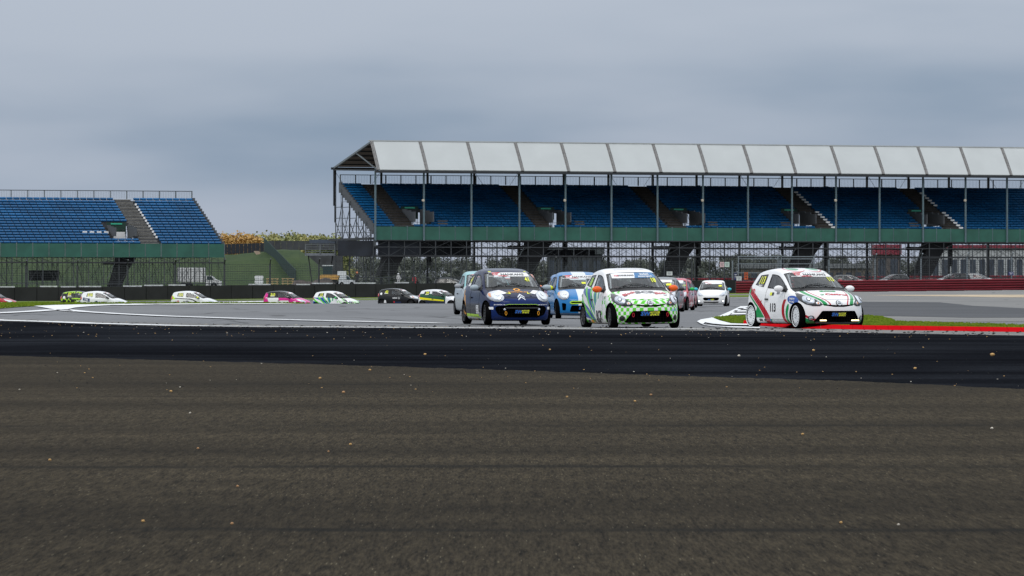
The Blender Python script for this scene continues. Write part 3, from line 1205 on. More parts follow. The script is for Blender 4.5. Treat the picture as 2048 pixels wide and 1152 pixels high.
TAGS = ['body_shell', 'bonnet', 'windscreen', 'door_window', 'quarter_window', 'roof', 'door', 'front_bumper', 'tailgate', 'rear_window', 'rear_bumper', 'cowl', 'underside', 'liner', 'door_window_far', 'quarter_window_far', 'door_far']
TI = {t: i for i, t in enumerate(TAGS)}
NS = len(ST)


def cage():
    V, Fc, T = [], [], []
    idx = {}

    def vid(key, p):
        if key not in idx:
            idx[key] = len(V)
            V.append(p)
        return idx[key]

    def sp(i, j, s):
        p = ST[i][j]
        if j == 0:
            return vid(('s', i, 0, 0), (p[0], 0, p[2]))
        return vid(('s', i, j, s), (p[0], p[1] * s, p[2]))

    def tagof(i, j, s):
        far = '_far' if s > 0 else ''
        if i <= 1 and j <= 2:
            return 'bonnet'
        if i == 2 and j <= 2:
            return 'cowl'
        if i in (3, 4) and j <= 2:
            return 'windscreen'
        if i >= 5 and j <= 3 or (i >= 2 and j == 3):
            return 'roof'
        if j == 4 and 3 <= i <= 6:
            return 'door_window' + far
        if j == 4 and i == 8:
            return 'quarter_window' + far
        if 3 <= i <= 6 and 5 <= j <= 8:
            return 'door' + far
        return 'body_shell'

    for s in (1, -1):
        for i in range(NS - 1):
            for j in range(10):
                q = [sp(i, j, s), sp(i, j + 1, s), sp(i + 1, j + 1, s), sp(i + 1, j, s)]
                if s < 0:
                    q.reverse()
                Fc.append(q)
                T.append(TI[tagof(i, j, s)])
        # underside strips
        for i in range(NS - 1):
            a, b = vid(('u', i, s), (ST[i][10][0], .5 * s, .18)), vid(('u', i + 1, s), (ST[i + 1][10][0], .5 * s, .18))
            q = [sp(i, 10, s), a, b, sp(i + 1, 10, s)]
            if s < 0:
                q.reverse()
            Fc.append(q)
            T.append(TI['underside'])
    for i in range(NS - 1):
        q = [idx[('u', i, 1)], idx[('u', i, -1)], idx[('u', i + 1, -1)], idx[('u', i + 1, 1)]]
        Fc.append(q)
        T.append(TI['underside'])
    # end caps: a grid seven columns wide from the top edge down to the sill
    for end, rows in ((0, FRONT), (NS - 1, REAR)):
        grid = [[sp(end, 3, 1), sp(end, 2, 1), sp(end, 1, 1), sp(end, 0, 1), sp(end, 1, -1), sp(end, 2, -1), sp(end, 3, -1)]]
        for k, r in enumerate(rows):
            j = 4 + k
            row = [sp(end, j, 1)]
            for c in range(3):
                row.append(vid((end, k, c, 1 if c < 2 else 0), r[c]))
            for c in (1, 0):
                p = r[c]
                row.append(vid((end, k, c, -1), (p[0], -p[1], p[2])))
            row.append(sp(end, j, -1))
            grid.append(row)
        for k in range(len(grid) - 1):
            for c in range(6):
                q = [grid[k][c], grid[k + 1][c], grid[k + 1][c + 1], grid[k][c + 1]]
                if end == 0:
                    t = 'front_bumper'
                else:
                    q.reverse()
                    t = 'rear_window' if k in (1, 2) and 1 <= c <= 4 else ('tailgate' if k <= 4 else 'rear_bumper')
                Fc.append(q)
                T.append(TI[t])
        # join the lowest row to the underside
        last = grid[-1]
        u1, u0 = idx[('u', end, 1)], idx[('u', end, -1)]
        for q in ([last[0], u1, last[1]], [last[1], u1, last[2]], [last[2], u1, u0, last[3]], [last[3], u0, last[4]], [last[4], u0, last[5]], [last[5], u0, last[6]]):
            q = list(q)
            if end != 0:
                q.reverse()
            Fc.append(q)
            T.append(TI['underside'])
    return V, Fc, T


WR = .282           # wheel radius
AX = 1.17           # axles at +-AX
DZ = -.085           # the body sits this much lower than its table


def eval_mesh(me, mods):
    o = bpy.data.objects.new('temp', me)
    col.objects.link(o)
    for fn in mods:
        fn(o)
    bpy.context.view_layer.update()
    dg = bpy.context.evaluated_depsgraph_get()
    r = bpy.data.meshes.new_from_object(o.evaluated_get(dg), preserve_all_data_layers=True, depsgraph=dg)
    bpy.data.objects.remove(o)
    return r


def base_body():
    V, Fc, T = cage()
    me = bpy.data.meshes.new('car_cage')
    me.from_pydata([(p[0], p[1], p[2] + DZ) for p in V], [], Fc)
    for t in TAGS:
        m = bpy.data.materials.get('tag_' + t) or bpy.data.materials.new('tag_' + t)
        me.materials.append(m)
    me.polygons.foreach_set('material_index', T)
    me.polygons.foreach_set('use_smooth', [True] * len(T))
    bm = bmesh.new()
    bm.from_mesh(me)
    bmesh.ops.recalc_face_normals(bm, faces=bm.faces)
    bm.to_mesh(me)
    bm.free()

    def sub(o):
        m = o.modifiers.new('s', 'SUBSURF')
        m.levels = 2
        m.render_levels = 2
    return eval_mesh(me, [sub])


SMOOTH = base_body()
_bm = bmesh.new()
_bm.from_mesh(SMOOTH)
BODY_BVH = BVHTree.FromBMesh(_bm)
_bm.free()
_VN = [v.normal.copy() for v in SMOOTH.vertices]


def smooth_normal(p):
    loc, n, fi, d = BODY_BVH.find_nearest(p)
    vs = SMOOTH.polygons[fi].vertices
    w = poly_3d_calc([SMOOTH.vertices[i].co for i in vs], loc)
    r = Vector((0, 0, 0))
    for i, a in zip(vs, w):
        r += _VN[i] * a
    return r.normalized()


def cutters(kind):
    mb = MB()
    for sx in (1, -1):
        for sy in (1, -1):
            c = MB()
            r = WR + .035
            c.lathe([(.0001, .50 * sy), (r, .50 * sy), (r, .98 * sy), (.0001, .98 * sy)], 36, 'y', (AX * sx, 0, WR), closed=False)
            mb.add(c)
    for poly, x0 in MOUTHS[kind]:
        mb.prism(poly, x0, 2.0, lambda a, b, z: (z, a, b + DZ))
    me = mb.mesh('cutter', bpy.data.materials['tag_liner'])
    bm = bmesh.new()
    bm.from_mesh(me)
    bmesh.ops.remove_doubles(bm, verts=bm.verts, dist=1e-4)
    bmesh.ops.recalc_face_normals(bm, faces=bm.faces)
    bm.to_mesh(me)
    bm.free()
    return me


def rounded(poly, r=.03, n=3):
    """round the corners of a 2D polygon"""
    out = []
    N = len(poly)
    for i in range(N):
        p, a, b = Vector(poly[i]), Vector(poly[i - 1]), Vector(poly[(i + 1) % N])
        da, db = (a - p), (b - p)
        ra = min(r, da.length * .45)
        rb = min(r, db.length * .45)
        A, B = p + da.normalized() * ra, p + db.normalized() * rb
        for k in range(n + 1):
            t = k / n
            q = A * (1 - t) ** 2 + p * 2 * t * (1 - t) + B * t * t
            out.append((q.x, q.y))
    return out


def arc(cx, cy, rx, ry, a0=0, a1=360, n=24):
    full = abs(a1 - a0) >= 360
    return [(cx + rx * math.cos(R(a0 + (a1 - a0) * i / (n if full else n - 1))), cy + ry * math.sin(R(a0 + (a1 - a0) * i / (n if full else n - 1)))) for i in range(n)]


MOUTHS = {
    'twin_slot': [(rounded([(-.41, .49), (.41, .49), (.57, .25), (.54, .222), (-.54, .222), (-.57, .25)], .03), 1.55),
                  ([(-.46, .655), (-.3, .63), (0, .615), (.3, .63), (.46, .655), (.3, .60), (.12, .575), (-.12, .575), (-.3, .60)], 1.66)],
    'chevron': [(rounded([(-.34, .575), (.34, .575), (.40, .555), (.60, .54), (.64, .47), (.57, .335), (.40, .265), (-.40, .265), (-.57, .335), (-.64, .47), (-.60, .54), (-.40, .555)], .04), 1.56)],
    'band': [(rounded([(-.40, .595), (.40, .595), (.44, .56), (.40, .525), (-.40, .525), (-.44, .56)], .02), 1.66), (rounded([(-.40, .475), (.40, .475), (.45, .29), (-.45, .29)], .04), 1.60),
             (rounded([(.54, .53), (.66, .55), (.64, .33), (.55, .33)], .03), 1.50), (rounded([(-.54, .53), (-.66, .55), (-.64, .33), (-.55, .33)], .03), 1.50)],
    'wide_mouth': [(rounded([(-.38, .545), (.38, .545), (.44, .49), (.36, .385), (-.36, .385), (-.44, .49)], .06), 1.60), (rounded([(-.42, .335), (.42, .335), (.38, .265), (-.38, .265)], .03), 1.62)],
}

_split = {}


def body_parts(kind):
    """the body cut for its wheels and grilles, split into panels: {tag: mesh}"""
    if kind in _split:
        return _split[kind]
    cut = cutters(kind)
    co = bpy.data.objects.new('cutter', cut)
    col.objects.link(co)

    def bo(o):
        m = o.modifiers.new('b', 'BOOLEAN')
        m.object = co
        m.operation = 'DIFFERENCE'
        m.solver = 'EXACT'
        m.material_mode = 'TRANSFER'
    full = eval_mesh(SMOOTH.copy(), [bo])
    bpy.data.objects.remove(co)
    names = [m.name.replace('tag_', '') for m in full.materials]
    out = {}
    VC = [v.co.copy() for v in full.vertices]
    by = {}
    for p in full.polygons:
        by.setdefault(names[p.material_index], []).append(tuple(p.vertices))
    lin = by.pop('liner', [])
    link = {}
    for k, f in enumerate(lin):
        for i in f:
            link.setdefault(tuple(round(q, 4) for q in VC[i]), []).append(k)
    todo, n_wall = set(range(len(lin))), 0
    while todo:
        stack, isl = [todo.pop()], []
        while stack:
            k = stack.pop()
            isl.append(lin[k])
            for i in lin[k]:
                for j in link[tuple(round(q, 4) for q in VC[i])]:
                    if j in todo:
                        todo.discard(j)
                        stack.append(j)
        by['liner%d' % n_wall] = isl
        n_wall += 1
    for t, faces in by.items():
        mp, vs, fs = {}, [], []
        for f in faces:
            q = []
            for i in f:
                if i not in mp:
                    mp[i] = len(vs)
                    vs.append(VC[i])
                q.append(mp[i])
            fs.append(q)
        me = bpy.data.meshes.new('car_' + t)
        me.from_pydata(vs, [], fs)
        me.update()
        if not t.startswith('liner'):
            me.polygons.foreach_set('use_smooth', [True] * len(fs))
            me.normals_split_custom_set_from_vertices([smooth_normal(v) for v in vs])
        out[t] = me
    _split[kind] = out
    return out


def boundary_tube(me, r, skip=None, inset=0.0):
    """a thin seal along the open edges of a panel"""
    bm = bmesh.new()
    bm.from_mesh(me)
    nxt = {}
    for e in bm.edges:
        if e.is_boundary:
            a, b = e.verts
            nxt.setdefault(a.index, []).append(b.index)
            nxt.setdefault(b.index, []).append(a.index)
    co = [v.co.copy() for v in bm.verts]
    bm.free()
    mb = MB()
    seen = set()
    for s in nxt:
        if s in seen:
            continue
        loop, cur, prev = [s], s, None
        seen.add(s)
        while True:
            c = [n for n in nxt[cur] if n != prev and n not in seen]
            if not c:
                break
            prev, cur = cur, c[0]
            seen.add(cur)
            loop.append(cur)
        if len(loop) > 6:
            pts = [co[i] for i in loop]
            mb.tube(pts, r, 4, closed=True)
    return mb


# ---- shapes laid on the body
def frame(view):
    if view == 'right':
        return Vector((1, 0, 0)), Vector((0, 0, 1)), Vector((0, 1, 0)), Vector((0, -3, 0))
    if view == 'left':
        return Vector((-1, 0, 0)), Vector((0, 0, 1)), Vector((0, -1, 0)), Vector((0, 3, 0))
    if view == 'front':
        return Vector((0, 1, 0)), Vector((0, 0, 1)), Vector((-1, 0, 0)), Vector((4, 0, 0))
    if view == 'rear':
        return Vector((0, -1, 0)), Vector((0, 0, 1)), Vector((1, 0, 0)), Vector((-4, 0, 0))
    return Vector((0, 1, 0)), Vector((-1, 0, 0)), Vector((0, 0, -1)), Vector((0, 0, 3))     # top, read from the front


def lay(verts, faces, view, off=.005, bulge=None):
    """project 2D (a,b) vertices onto the body; z of the side and front views is given in table heights"""
    u, v, d, o = frame(view)
    dz = DZ if view != 'top' else 0
    out = []
    for k, p in enumerate(verts):
        a, b = p[0], p[1]
        q = o + u * a + v * b + Vector((0, 0, dz))
        loc, n, fi, dist = BODY_BVH.ray_cast(q, d)
        if loc is None:
            loc, n, fi, dist = BODY_BVH.find_nearest(q + d * 2.4)
        nn = smooth_normal(loc)
        e = off + (bulge[k] if bulge else 0)
        out.append(tuple(loc + nn * e))
    mb = MB()
    mb.v = out
    mb.f = faces
    return mb


def fill(poly, step=.05):
    """triangulate a polygon finely so that it can follow a curved body"""
    bm = bmesh.new()
    vs = [bm.verts.new((p[0], p[1], 0)) for p in poly]
    tris = tessellate_polygon([[Vector((p[0], p[1], 0)) for p in poly]])
    for t in tris:
        try:
            bm.faces.new([vs[i] for i in t])
        except ValueError:
            pass
    refine(bm, step)
    return take(bm)


def refine(bm, step):
    for _ in range(6):
        es = [e for e in bm.edges if e.calc_length() > step]
        if not es:
            break
        bmesh.ops.subdivide_edges(bm, edges=es, cuts=1)
        bmesh.ops.triangulate(bm, faces=[f for f in bm.faces if len(f.verts) > 3])


def take(bm):
    bm.normal_update()
    bm.verts.index_update()
    v = [(p.co.x, p.co.y) for p in bm.verts]
    f = []
    for q in bm.faces:
        ids = tuple(p.index for p in q.verts)
        f.append(ids if q.normal.z >= 0 else ids[::-1])
    bm.free()
    return v, f


def seg_dist(p, poly):
    best = 9
    P = Vector(p)
    for i in range(len(poly)):
        a, b = Vector(poly[i - 1]), Vector(poly[i])
        ab = b - a
        t = max(0, min(1, (P - a).dot(ab) / max(ab.length_squared, 1e-9)))
        best = min(best, (P - a - ab * t).length)
    return best


def patch(name, poly, view, m, parent, off=.005, step=.05, bulge=0.0, bw=.08):
    v, f = fill(poly, step)
    bl = [bulge * math.sqrt(min(1, seg_dist(p, poly) / bw)) for p in v] if bulge else None
    return lay(v, f, view, off, bl).build(name, m, parent, smooth=True)


_txt = {}
FONT_STEP = .06


def text_shape(s, bold=.0):
    """(verts, faces) of a line of lettering, one unit tall capitals, centred"""
    key = (s, bold)
    if key in _txt:
        return _txt[key]
    cu = bpy.data.curves.new('lettering', 'FONT')
    cu.body = s
    cu.size = 1.0
    cu.offset = bold
    cu.resolution_u = 2
    cu.align_x = 'CENTER'
    o = bpy.data.objects.new('lettering_temp', cu)
    col.objects.link(o)
    bpy.context.view_layer.update()
    dg = bpy.context.evaluated_depsgraph_get()
    me = bpy.data.meshes.new_from_object(o.evaluated_get(dg), depsgraph=dg)
    bpy.data.objects.remove(o)
    bm = bmesh.new()
    bm.from_mesh(me)
    bmesh.ops.remove_doubles(bm, verts=bm.verts, dist=1e-4)
    bmesh.ops.triangulate(bm, faces=bm.faces)
    k = 1 / .73
    for p in bm.verts:
        p.co = Vector((p.co.x * k, p.co.y * k - .5, 0))
    r = take(bm)
    _txt[key] = r
    return r


def lettering(name, s, view, c, h, m, parent, wide=1.0, slant=0.0, rot=0.0, bold=.02, off=.008):
    v, f = text_shape(s, bold)
    ca, sa = math.cos(R(rot)), math.sin(R(rot))
    bm = bmesh.new()
    vs = []
    for a, b in v:
        a, b = a * h * wide + b * h * slant, b * h
        vs.append(bm.verts.new((c[0] + a * ca - b * sa, c[1] + a * sa + b * ca, 0)))
    for q in f:
        try:
            bm.faces.new([vs[i] for i in q])
        except ValueError:
            pass
    refine(bm, .12)
    v2, f2 = take(bm)
    return lay(v2, f2, view, off).build(name, m, parent)


# ---- shared materials
def glass_mat(name, tint, refl=.10, milky=.0, milk=(.4, .45, .5)):
    m = bpy.data.materials.new(name)
    m.use_nodes = True
    nt = m.node_tree
    Ex.nt = nt
    nt.nodes.remove(nt.nodes['Principled BSDF'])
    out = nt.nodes['Material Output']
    tr = nt.nodes.new('ShaderNodeBsdfTransparent')
    tr.inputs[0].default_value = (*tint, 1)
    gl = nt.nodes.new('ShaderNodeBsdfGlossy')
    gl.inputs['Roughness'].default_value = .03
    df = nt.nodes.new('ShaderNodeBsdfDiffuse')
    df.inputs[0].default_value = (*milk, 1)
    fr = nt.nodes.new('ShaderNodeFresnel')
    fr.inputs[0].default_value = 1.5
    fac = emin(Ex(fr.outputs[0]) * 1.0 + refl, 1.0)
    m0 = nt.nodes.new('ShaderNodeMixShader')
    m0.inputs[0].default_value = milky
    nt.links.new(tr.outputs[0], m0.inputs[1])
    nt.links.new(df.outputs[0], m0.inputs[2])
    m1 = nt.nodes.new('ShaderNodeMixShader')
    nt.links.new(fac.s, m1.inputs[0])
    nt.links.new(m0.outputs[0], m1.inputs[1])
    nt.links.new(gl.outputs[0], m1.inputs[2])
    nt.links.new(m1.outputs[0], out.inputs[0])
    return m


M_GLASS = glass_mat('windscreen_glass', (.88, .92, .93), .015, .045, (.46, .53, .56))
M_SIDE = glass_mat('side_glass', (.82, .87, .88), .02, .04)
M_FILM = glass_mat('film_glass', (.03, .035, .04), .03, .0)
M_BLACK = mat('black_plastic', (.012, .012, .013), .55)
M_RUBBER = mat('tyre_rubber', (.0045, .0045, .005), .9, spec=.0)
M_LINER = mat('arch_liner', (.003, .003, .0035), .95, spec=.0)
M_SEAL = mat('window_seal', (.006, .006, .007), .6)
M_CHROME = mat('chrome', (.75, .77, .8), .12, 1.0, vary=0)
M_LAMP = mat('lamp_reflector', (.62, .65, .70), .16, .85, vary=.12, vscale=14)
M_HOUSE = mat('lamp_housing', (.022, .023, .026), .35, .1, coat=.4)
M_LENSW = mat('clear_lamp', (.60, .63, .67), .18, .15, vary=.08, vscale=14, coat=.6)
M_AMBER = mat('amber_lens', (.65, .22, .05), .2, vary=0, coat=.8)
M_TAIL = mat('tail_lens', (.45, .01, .012), .15, vary=.1, coat=1.0)
M_CAGE = mat('roll_cage', (.60, .61, .63), .4)
M_CABIN = mat('cabin_lining', (.07, .072, .078), .8)
M_SEATC = mat('racing_seat', (.02, .021, .024), .8)
M_SILVER = mat('silver_print', (.62, .65, .70), .4, vary=.05)
W = mat('white_vinyl', (.80, .80, .80), .4, vary=.02)
K = mat('black_vinyl', (.010, .010, .012), .4, vary=0)
GREY = mat('grey_vinyl', (.16, .165, .18), .45, vary=.05)
RED = mat('red_vinyl', (.52, .012, .03), .4, vary=.05)
YEL = mat('yellow_vinyl', (.78, .82, .02), .4, vary=0)
LIME = mat('lime_vinyl', (.42, .72, .015), .4, vary=.05)
GRN = mat('green_vinyl', (.015, .33, .085), .4, vary=.05)
BLU = mat('blue_vinyl', (.012, .14, .55), .4, vary=.05)
CYN = mat('pale_blue_vinyl', (.22, .52, .75), .4, vary=.05)
ORA = mat('orange_vinyl', (.85, .36, .015), .4, vary=.03)
NAVY = mat('navy_vinyl', (.012, .03, .12), .4, vary=.05)
SKYB = mat('banner_blue', (.03, .16, .36), .4, vary=.05)
M_DRL = mat('daytime_lamp', (.9, .8, .5), .3, vary=0, emit=(1.0, .80, .42), estr=3.2)
M_FOGLIT = mat('lit_fog_lamp', (.9, .9, .9), .3, vary=0, emit=(.85, .92, 1.0), estr=2.2)
M_NET = mat('grille_mesh', (.004, .004, .0045), .8, spec=.1)

_rims = {}


def wheel_meshes(style):
    if style in _rims:
        return _rims[style]
    t = MB()
    t.lathe([(.195, -.078), (.215, -.086), (.262, -.084), (.278, -.068), (WR, -.03), (WR, .03), (.278, .068), (.262, .084), (.215, .086), (.195, .078)], 32)
    tyre = t.mesh('tyre', M_RUBBER, True)
    r = MB()
    r.lathe([(.197, -.079), (.205, -.083), (.197, -.086), (.186, -.082), (.178, -.06), (.176, .07), (.19, .078)], 32, closed=False)
    if style == 'disc':
        r.lathe([(.185, -.066), (.12, -.075), (.05, -.072), (.0001, -.07)], 28, closed=False)
    else:
        r.lathe([(.06, -.055), (.055, -.075), (.03, -.082), (.0001, -.083)], 16, closed=False)
        n = 10
        for k in range(n):
            a = 2 * math.pi * k / n
            M = Matrix.Rotation(a, 3, 'Y')
            r.box(M @ Vector((.118, -.066, 0)), (.135, .018, .030), M)
    if style == 'disc':
        r.v = [(x * 1.17, y - .008, z * 1.17) for x, y, z in r.v]
    rim = bpy.data.meshes.new('rim')
    rim.from_pydata(r.v, [], r.f)
    rim.update()
    d = MB()
    d.lathe([(.0001, -.02), (.15, -.02), (.15, .01), (.0001, .01)], 24, closed=False)
    for k in range(5):
        a = 2 * math.pi * k / 5
        d.box((.045 * math.cos(a), -.083, .045 * math.sin(a)), (.014, .012, .014))
    if style == 'disc':
        for k in range(16):
            a = 2 * math.pi * k / 16
            d.lathe([(.0001, -.0775), (.014, -.0775), (.014, -.07)], 8, 'y', (.165 * math.cos(a), -.004, .165 * math.sin(a)), closed=False)
    disc = d.mesh('brake', M_BLACK)
    _rims[style] = (tyre, rim, disc)
    return _rims[style]


def ellipsoid(mb, c, r, n=12, m=8):
    k0 = len(mb.v)
    for i in range(m + 1):
        t = math.pi * i / m
        for j in range(n):
            p = 2 * math.pi * j / n
            mb.v.append((c[0] + r[0] * math.sin(t) * math.cos(p), c[1] + r[1] * math.sin(t) * math.sin(p), c[2] + r[2] * math.cos(t)))
    for i in range(m):
        for j in range(n):
            mb.f.append((k0 + i * n + j, k0 + (i + 1) * n + j, k0 + (i + 1) * n + (j + 1) % n, k0 + i * n + (j + 1) % n))


def tinted(me, m):
    c = me.copy()
    c.materials.clear()
    c.materials.append(m)
    return c


LAMPS = {
    'twin_slot': [(.385, .63), (.45, .595), (.58, .595), (.69, .635), (.745, .71), (.735, .80), (.70, .88), (.64, .86), (.56, .80), (.47, .715), (.41, .665)],
    'chevron': arc(.57, .765, .165, .125, 0, 360, 26),
    'band': arc(.595, .765, .145, .127, 0, 360, 24),
    'wide_mouth': [(.42, .665), (.50, .62), (.62, .62), (.72, .68), (.735, .80), (.69, .875), (.62, .84), (.52, .76)],
}


def make_car(label, group, kind='twin_slot', paint=None, roof=None, bonnet=None, bumper=None, mirror=None, rim=None, rim_style='spoke', detail=2, film=True, lens_house=None, name='racing_car', tail=True, num=None, tilt=0.0):
    """one car at the origin; its panels keep the car's own coordinates"""
    root = thing(name, label, 'racing car' if name == 'racing_car' else 'car', group=group)
    P = body_parts(kind)
    body = obj('body_shell', tinted(P['body_shell'], paint), root)
    roof_o = obj('roof', tinted(P['roof'], roof or paint), root)
    bon = obj('bonnet', tinted(P['bonnet'], bonnet or paint), root)
    bump = obj('front_bumper', tinted(P['front_bumper'], bumper or paint), root)
    tg = obj('tailgate', tinted(P['tailgate'], paint), root)
    obj('rear_bumper', tinted(P['rear_bumper'], paint), root)
    obj('cowl', tinted(P['cowl'], M_BLACK), root)
    obj('underside', tinted(P['underside'], M_LINER), root)
    for t in P:
        if t.startswith('liner'):
            arch = max(abs(v.co.x) for v in P[t].vertices) < 1.52 and min(abs(v.co.y) for v in P[t].vertices) > .4
            obj('wheel_arch' if arch else 'grille_opening', tinted(P[t], M_LINER), root)
    ws = obj('windscreen', tinted(P['windscreen'], M_GLASS), root)
    obj('rear_window', tinted(P['rear_window'], M_SIDE if detail else M_FILM), tg)
    parts = {'root': root, 'body': body, 'roof': roof_o, 'bonnet': bon, 'bumper': bump, 'ws': ws, 'tg': tg}
    for side, sx in (('', -1), ('_far', 1)):
        dr = obj('door', tinted(P['door' + side], paint), root)
        dw = obj('door_window', tinted(P['door_window' + side], M_SIDE), dr)
        qw = obj('quarter_window', tinted(P['quarter_window' + side], M_FILM if film else M_SIDE), root)
        parts['door' + side], parts['dw' + side], parts['qw' + side] = dr, dw, qw
        if detail:
            sl = boundary_tube(P['door_window' + side], .012)
            sl.build('door_seal', M_SEAL, dr)
            boundary_tube(P['quarter_window' + side], .010).build('quarter_seal', M_SEAL, qw)
            if detail > 1:
                boundary_tube(P['door' + side], .0045).build('door_gap', M_SEAL, dr)
            hb = MB()
            hb.box((-.30, .822 * sx, .745 + DZ), (.13, .03, .035))
            hb.build('door_handle', M_BLACK if detail < 2 else K, dr)
        mm = MB()
        ellipsoid(mm, (.50, .90 * sx, .985 + DZ), (.075, .115, .075), 14, 8)
        mo = mm.build('wing_mirror', mirror or paint, root, True)
        ma = MB()
        ma.tube([(.50, .75 * sx, .955 + DZ), (.49, .86 * sx, .95 + DZ)], [.045, .03], 6)
        ma.prism([(.64, .925), (.46, .925), (.44, 1.06), (.50, 1.06)], .752 * sx, .775 * sx, lambda a, b, z: (a, z - (b - .925) * .35 * sx, b + DZ))
        ma.build('mirror_arm', M_BLACK, mo)
    if detail:
        boundary_tube(P['windscreen'], .011).build('windscreen_seal', M_SEAL, ws)
        if detail > 1:
            boundary_tube(P['bonnet'], .0045).build('bonnet_gap', M_SEAL, bon)
    # wipers
    if detail:
        wm = MB()
        u, v, d, o = frame('top')
        for y0, y1, xx in ((.30, -.38, .86), (-.05, -.55, .80)):
            pts = []
            for k in range(7):
                t = k / 6
                y = y0 + (y1 - y0) * t
                hit = BODY_BVH.ray_cast(Vector((.90 - .10 * math.sin(t * 2.2) * (1 if y0 > 0 else .6), y, 3)), Vector((0, 0, -1)))[0]
                pts.append(hit + Vector((0, 0, .022)))
            wm.tube(pts, .009, 4)
        wm.build('wiper', M_BLACK, ws)
    # headlights
    for s in (1, -1):
        poly = [(a * s, b) for a, b in LAMPS[kind]]
        if s < 0:
            poly.reverse()
        round_lamp = kind in ('chevron', 'band')
        hl = patch('headlight', poly, 'front', (lens_house or (M_HOUSE if kind == 'twin_slot' else M_LENSW)), root, .010, .035, .048 if round_lamp else .015, .09 if round_lamp else .06)
        if kind == 'twin_slot':
            patch('reflector', arc(.615 * s, .72, .088, .092, 0, 360, 20)[::s], 'front', M_LAMP, hl, .027, .04, .03, .07)
            patch('bulb', arc(.615 * s, .72, .034, .036, 0, 360, 14)[::s], 'front', M_HOUSE, hl, .058, .04, .01, .04)
            patch('bulb', arc(.615 * s, .72, .024, .025, 0, 360, 14)[::s], 'front', M_CHROME, hl, .066, .04, .01, .04)
            patch('indicator', arc(.475 * s, .65, .036, .034, 0, 360, 12)[::s], 'front', M_LAMP, hl, .026, .04, .012, .03)
            patch('indicator', arc(.475 * s, .648, .020, .020, 0, 360, 10)[::s], 'front', M_AMBER, hl, .04, .04)
        elif round_lamp:
            patch('reflector', arc(.55 * s, .765, .105, .092, 0, 360, 20)[::s], 'front', M_CHROME, hl, .060, .04, .012, .07)
            patch('bulb', arc(.545 * s, .775, .05, .046, 0, 360, 14)[::s], 'front', M_CHROME, hl, .076, .04)
            patch('indicator', arc(.675 * s, .775, .026, .042, 0, 360, 12)[::s], 'front', M_AMBER, hl, .052, .04)
        else:
            patch('reflector', arc(.60 * s, .72, .07, .07, 0, 360, 16)[::s], 'front', M_LAMP, hl, .028, .04, .02, .07)
        # tail lamps
        if tail:
            tl = [(a * -s, b) for a, b in ((.50, 1.07), (.60, 1.09), (.68, 1.00), (.72, .88), (.66, .82), (.57, .85))]
            patch('tail_light', tl[::-s], 'rear', M_TAIL, root, .01, .06, .02, .05)
    # wheels
    tyre, rimm, disc = wheel_meshes(rim_style)
    for sx in (1, -1):
        for sy in (1, -1):
            w = obj('wheel', tyre, root, (AX * sx, .715 * sy, WR), (0, 0, 0 if sy < 0 else R(180)))
            if sx > 0:
                w.rotation_euler.z += R(-5)
            obj('rim', tinted(rimm, rim or M_BLACK), w)
            obj('brake', disc, w)
    # cabin
    cb = MB()
    cb.box((.55, 0, .80 + DZ), (.55, 1.35, .16))
    cb.box((.1, 0, .30 + DZ), (2.2, 1.3, .06))
    cb.box((-1.25, 0, .60 + DZ), (.06, 1.25, .6))
    for s in (1, -1):
        cb.box((-.1, .74 * s, .60 + DZ), (1.3, .04, .52))
    cb.build('cabin', M_CABIN, root)
    if detail:
        rc = MB()
        h = 1.33 + DZ
        for s in (1, -1):
            rc.tube([(.62, .60 * s, .85 + DZ), (.18, .50 * s, h - .04), (-.48, .49 * s, h + .03), (-1.2, .5 * s, .75 + DZ)], .022, 6)
            rc.tube([(-.48, .49 * s, h + .03), (-.48, .62 * s, .35)], .022, 6)
        rc.tube([(.18, .5, h - .04), (.18, -.5, h - .04)], .022, 6)
        rc.tube([(-.48, .49, h + .03), (-.48, -.49, h + .03)], .022, 6)
        rc.tube([(-.48, -.49, h), (-.48, .60, .75)], .024, 6)
        rc.tube([(-.48, .55, .85), (-.48, -.6, .82)], .022, 6)
        rc.build('roll_cage', M_CAGE, root)
        sb = MB()
        sb.box((-.32, -.33, .42), (.46, .44, .12))
        sb.box((-.56, -.33, .74), (.10, .46, .66), Matrix.Rotation(R(-14), 3, 'Y'))
        sb.box((-.60, -.33, 1.08), (.09, .30, .20), Matrix.Rotation(R(-14), 3, 'Y'))
        sb.build('driver_seat', M_SEATC, root)
        sw = MB()
        M = Matrix.Translation((.17, -.33, .83)) @ Matrix.Rotation(R(65), 4, 'Y')
        sw.tube([M @ Vector((.165 * math.cos(a), .165 * math.sin(a), 0)) for a in [2 * math.pi * i / 20 for i in range(20)]], .014, 5, closed=True)
        sw.box((.19, -.33, .82), (.03, .30, .03))
        sw.box((.24, -.33, .80), (.14, .05, .05))
        sw.build('steering_wheel', M_BLACK, root)
    return parts


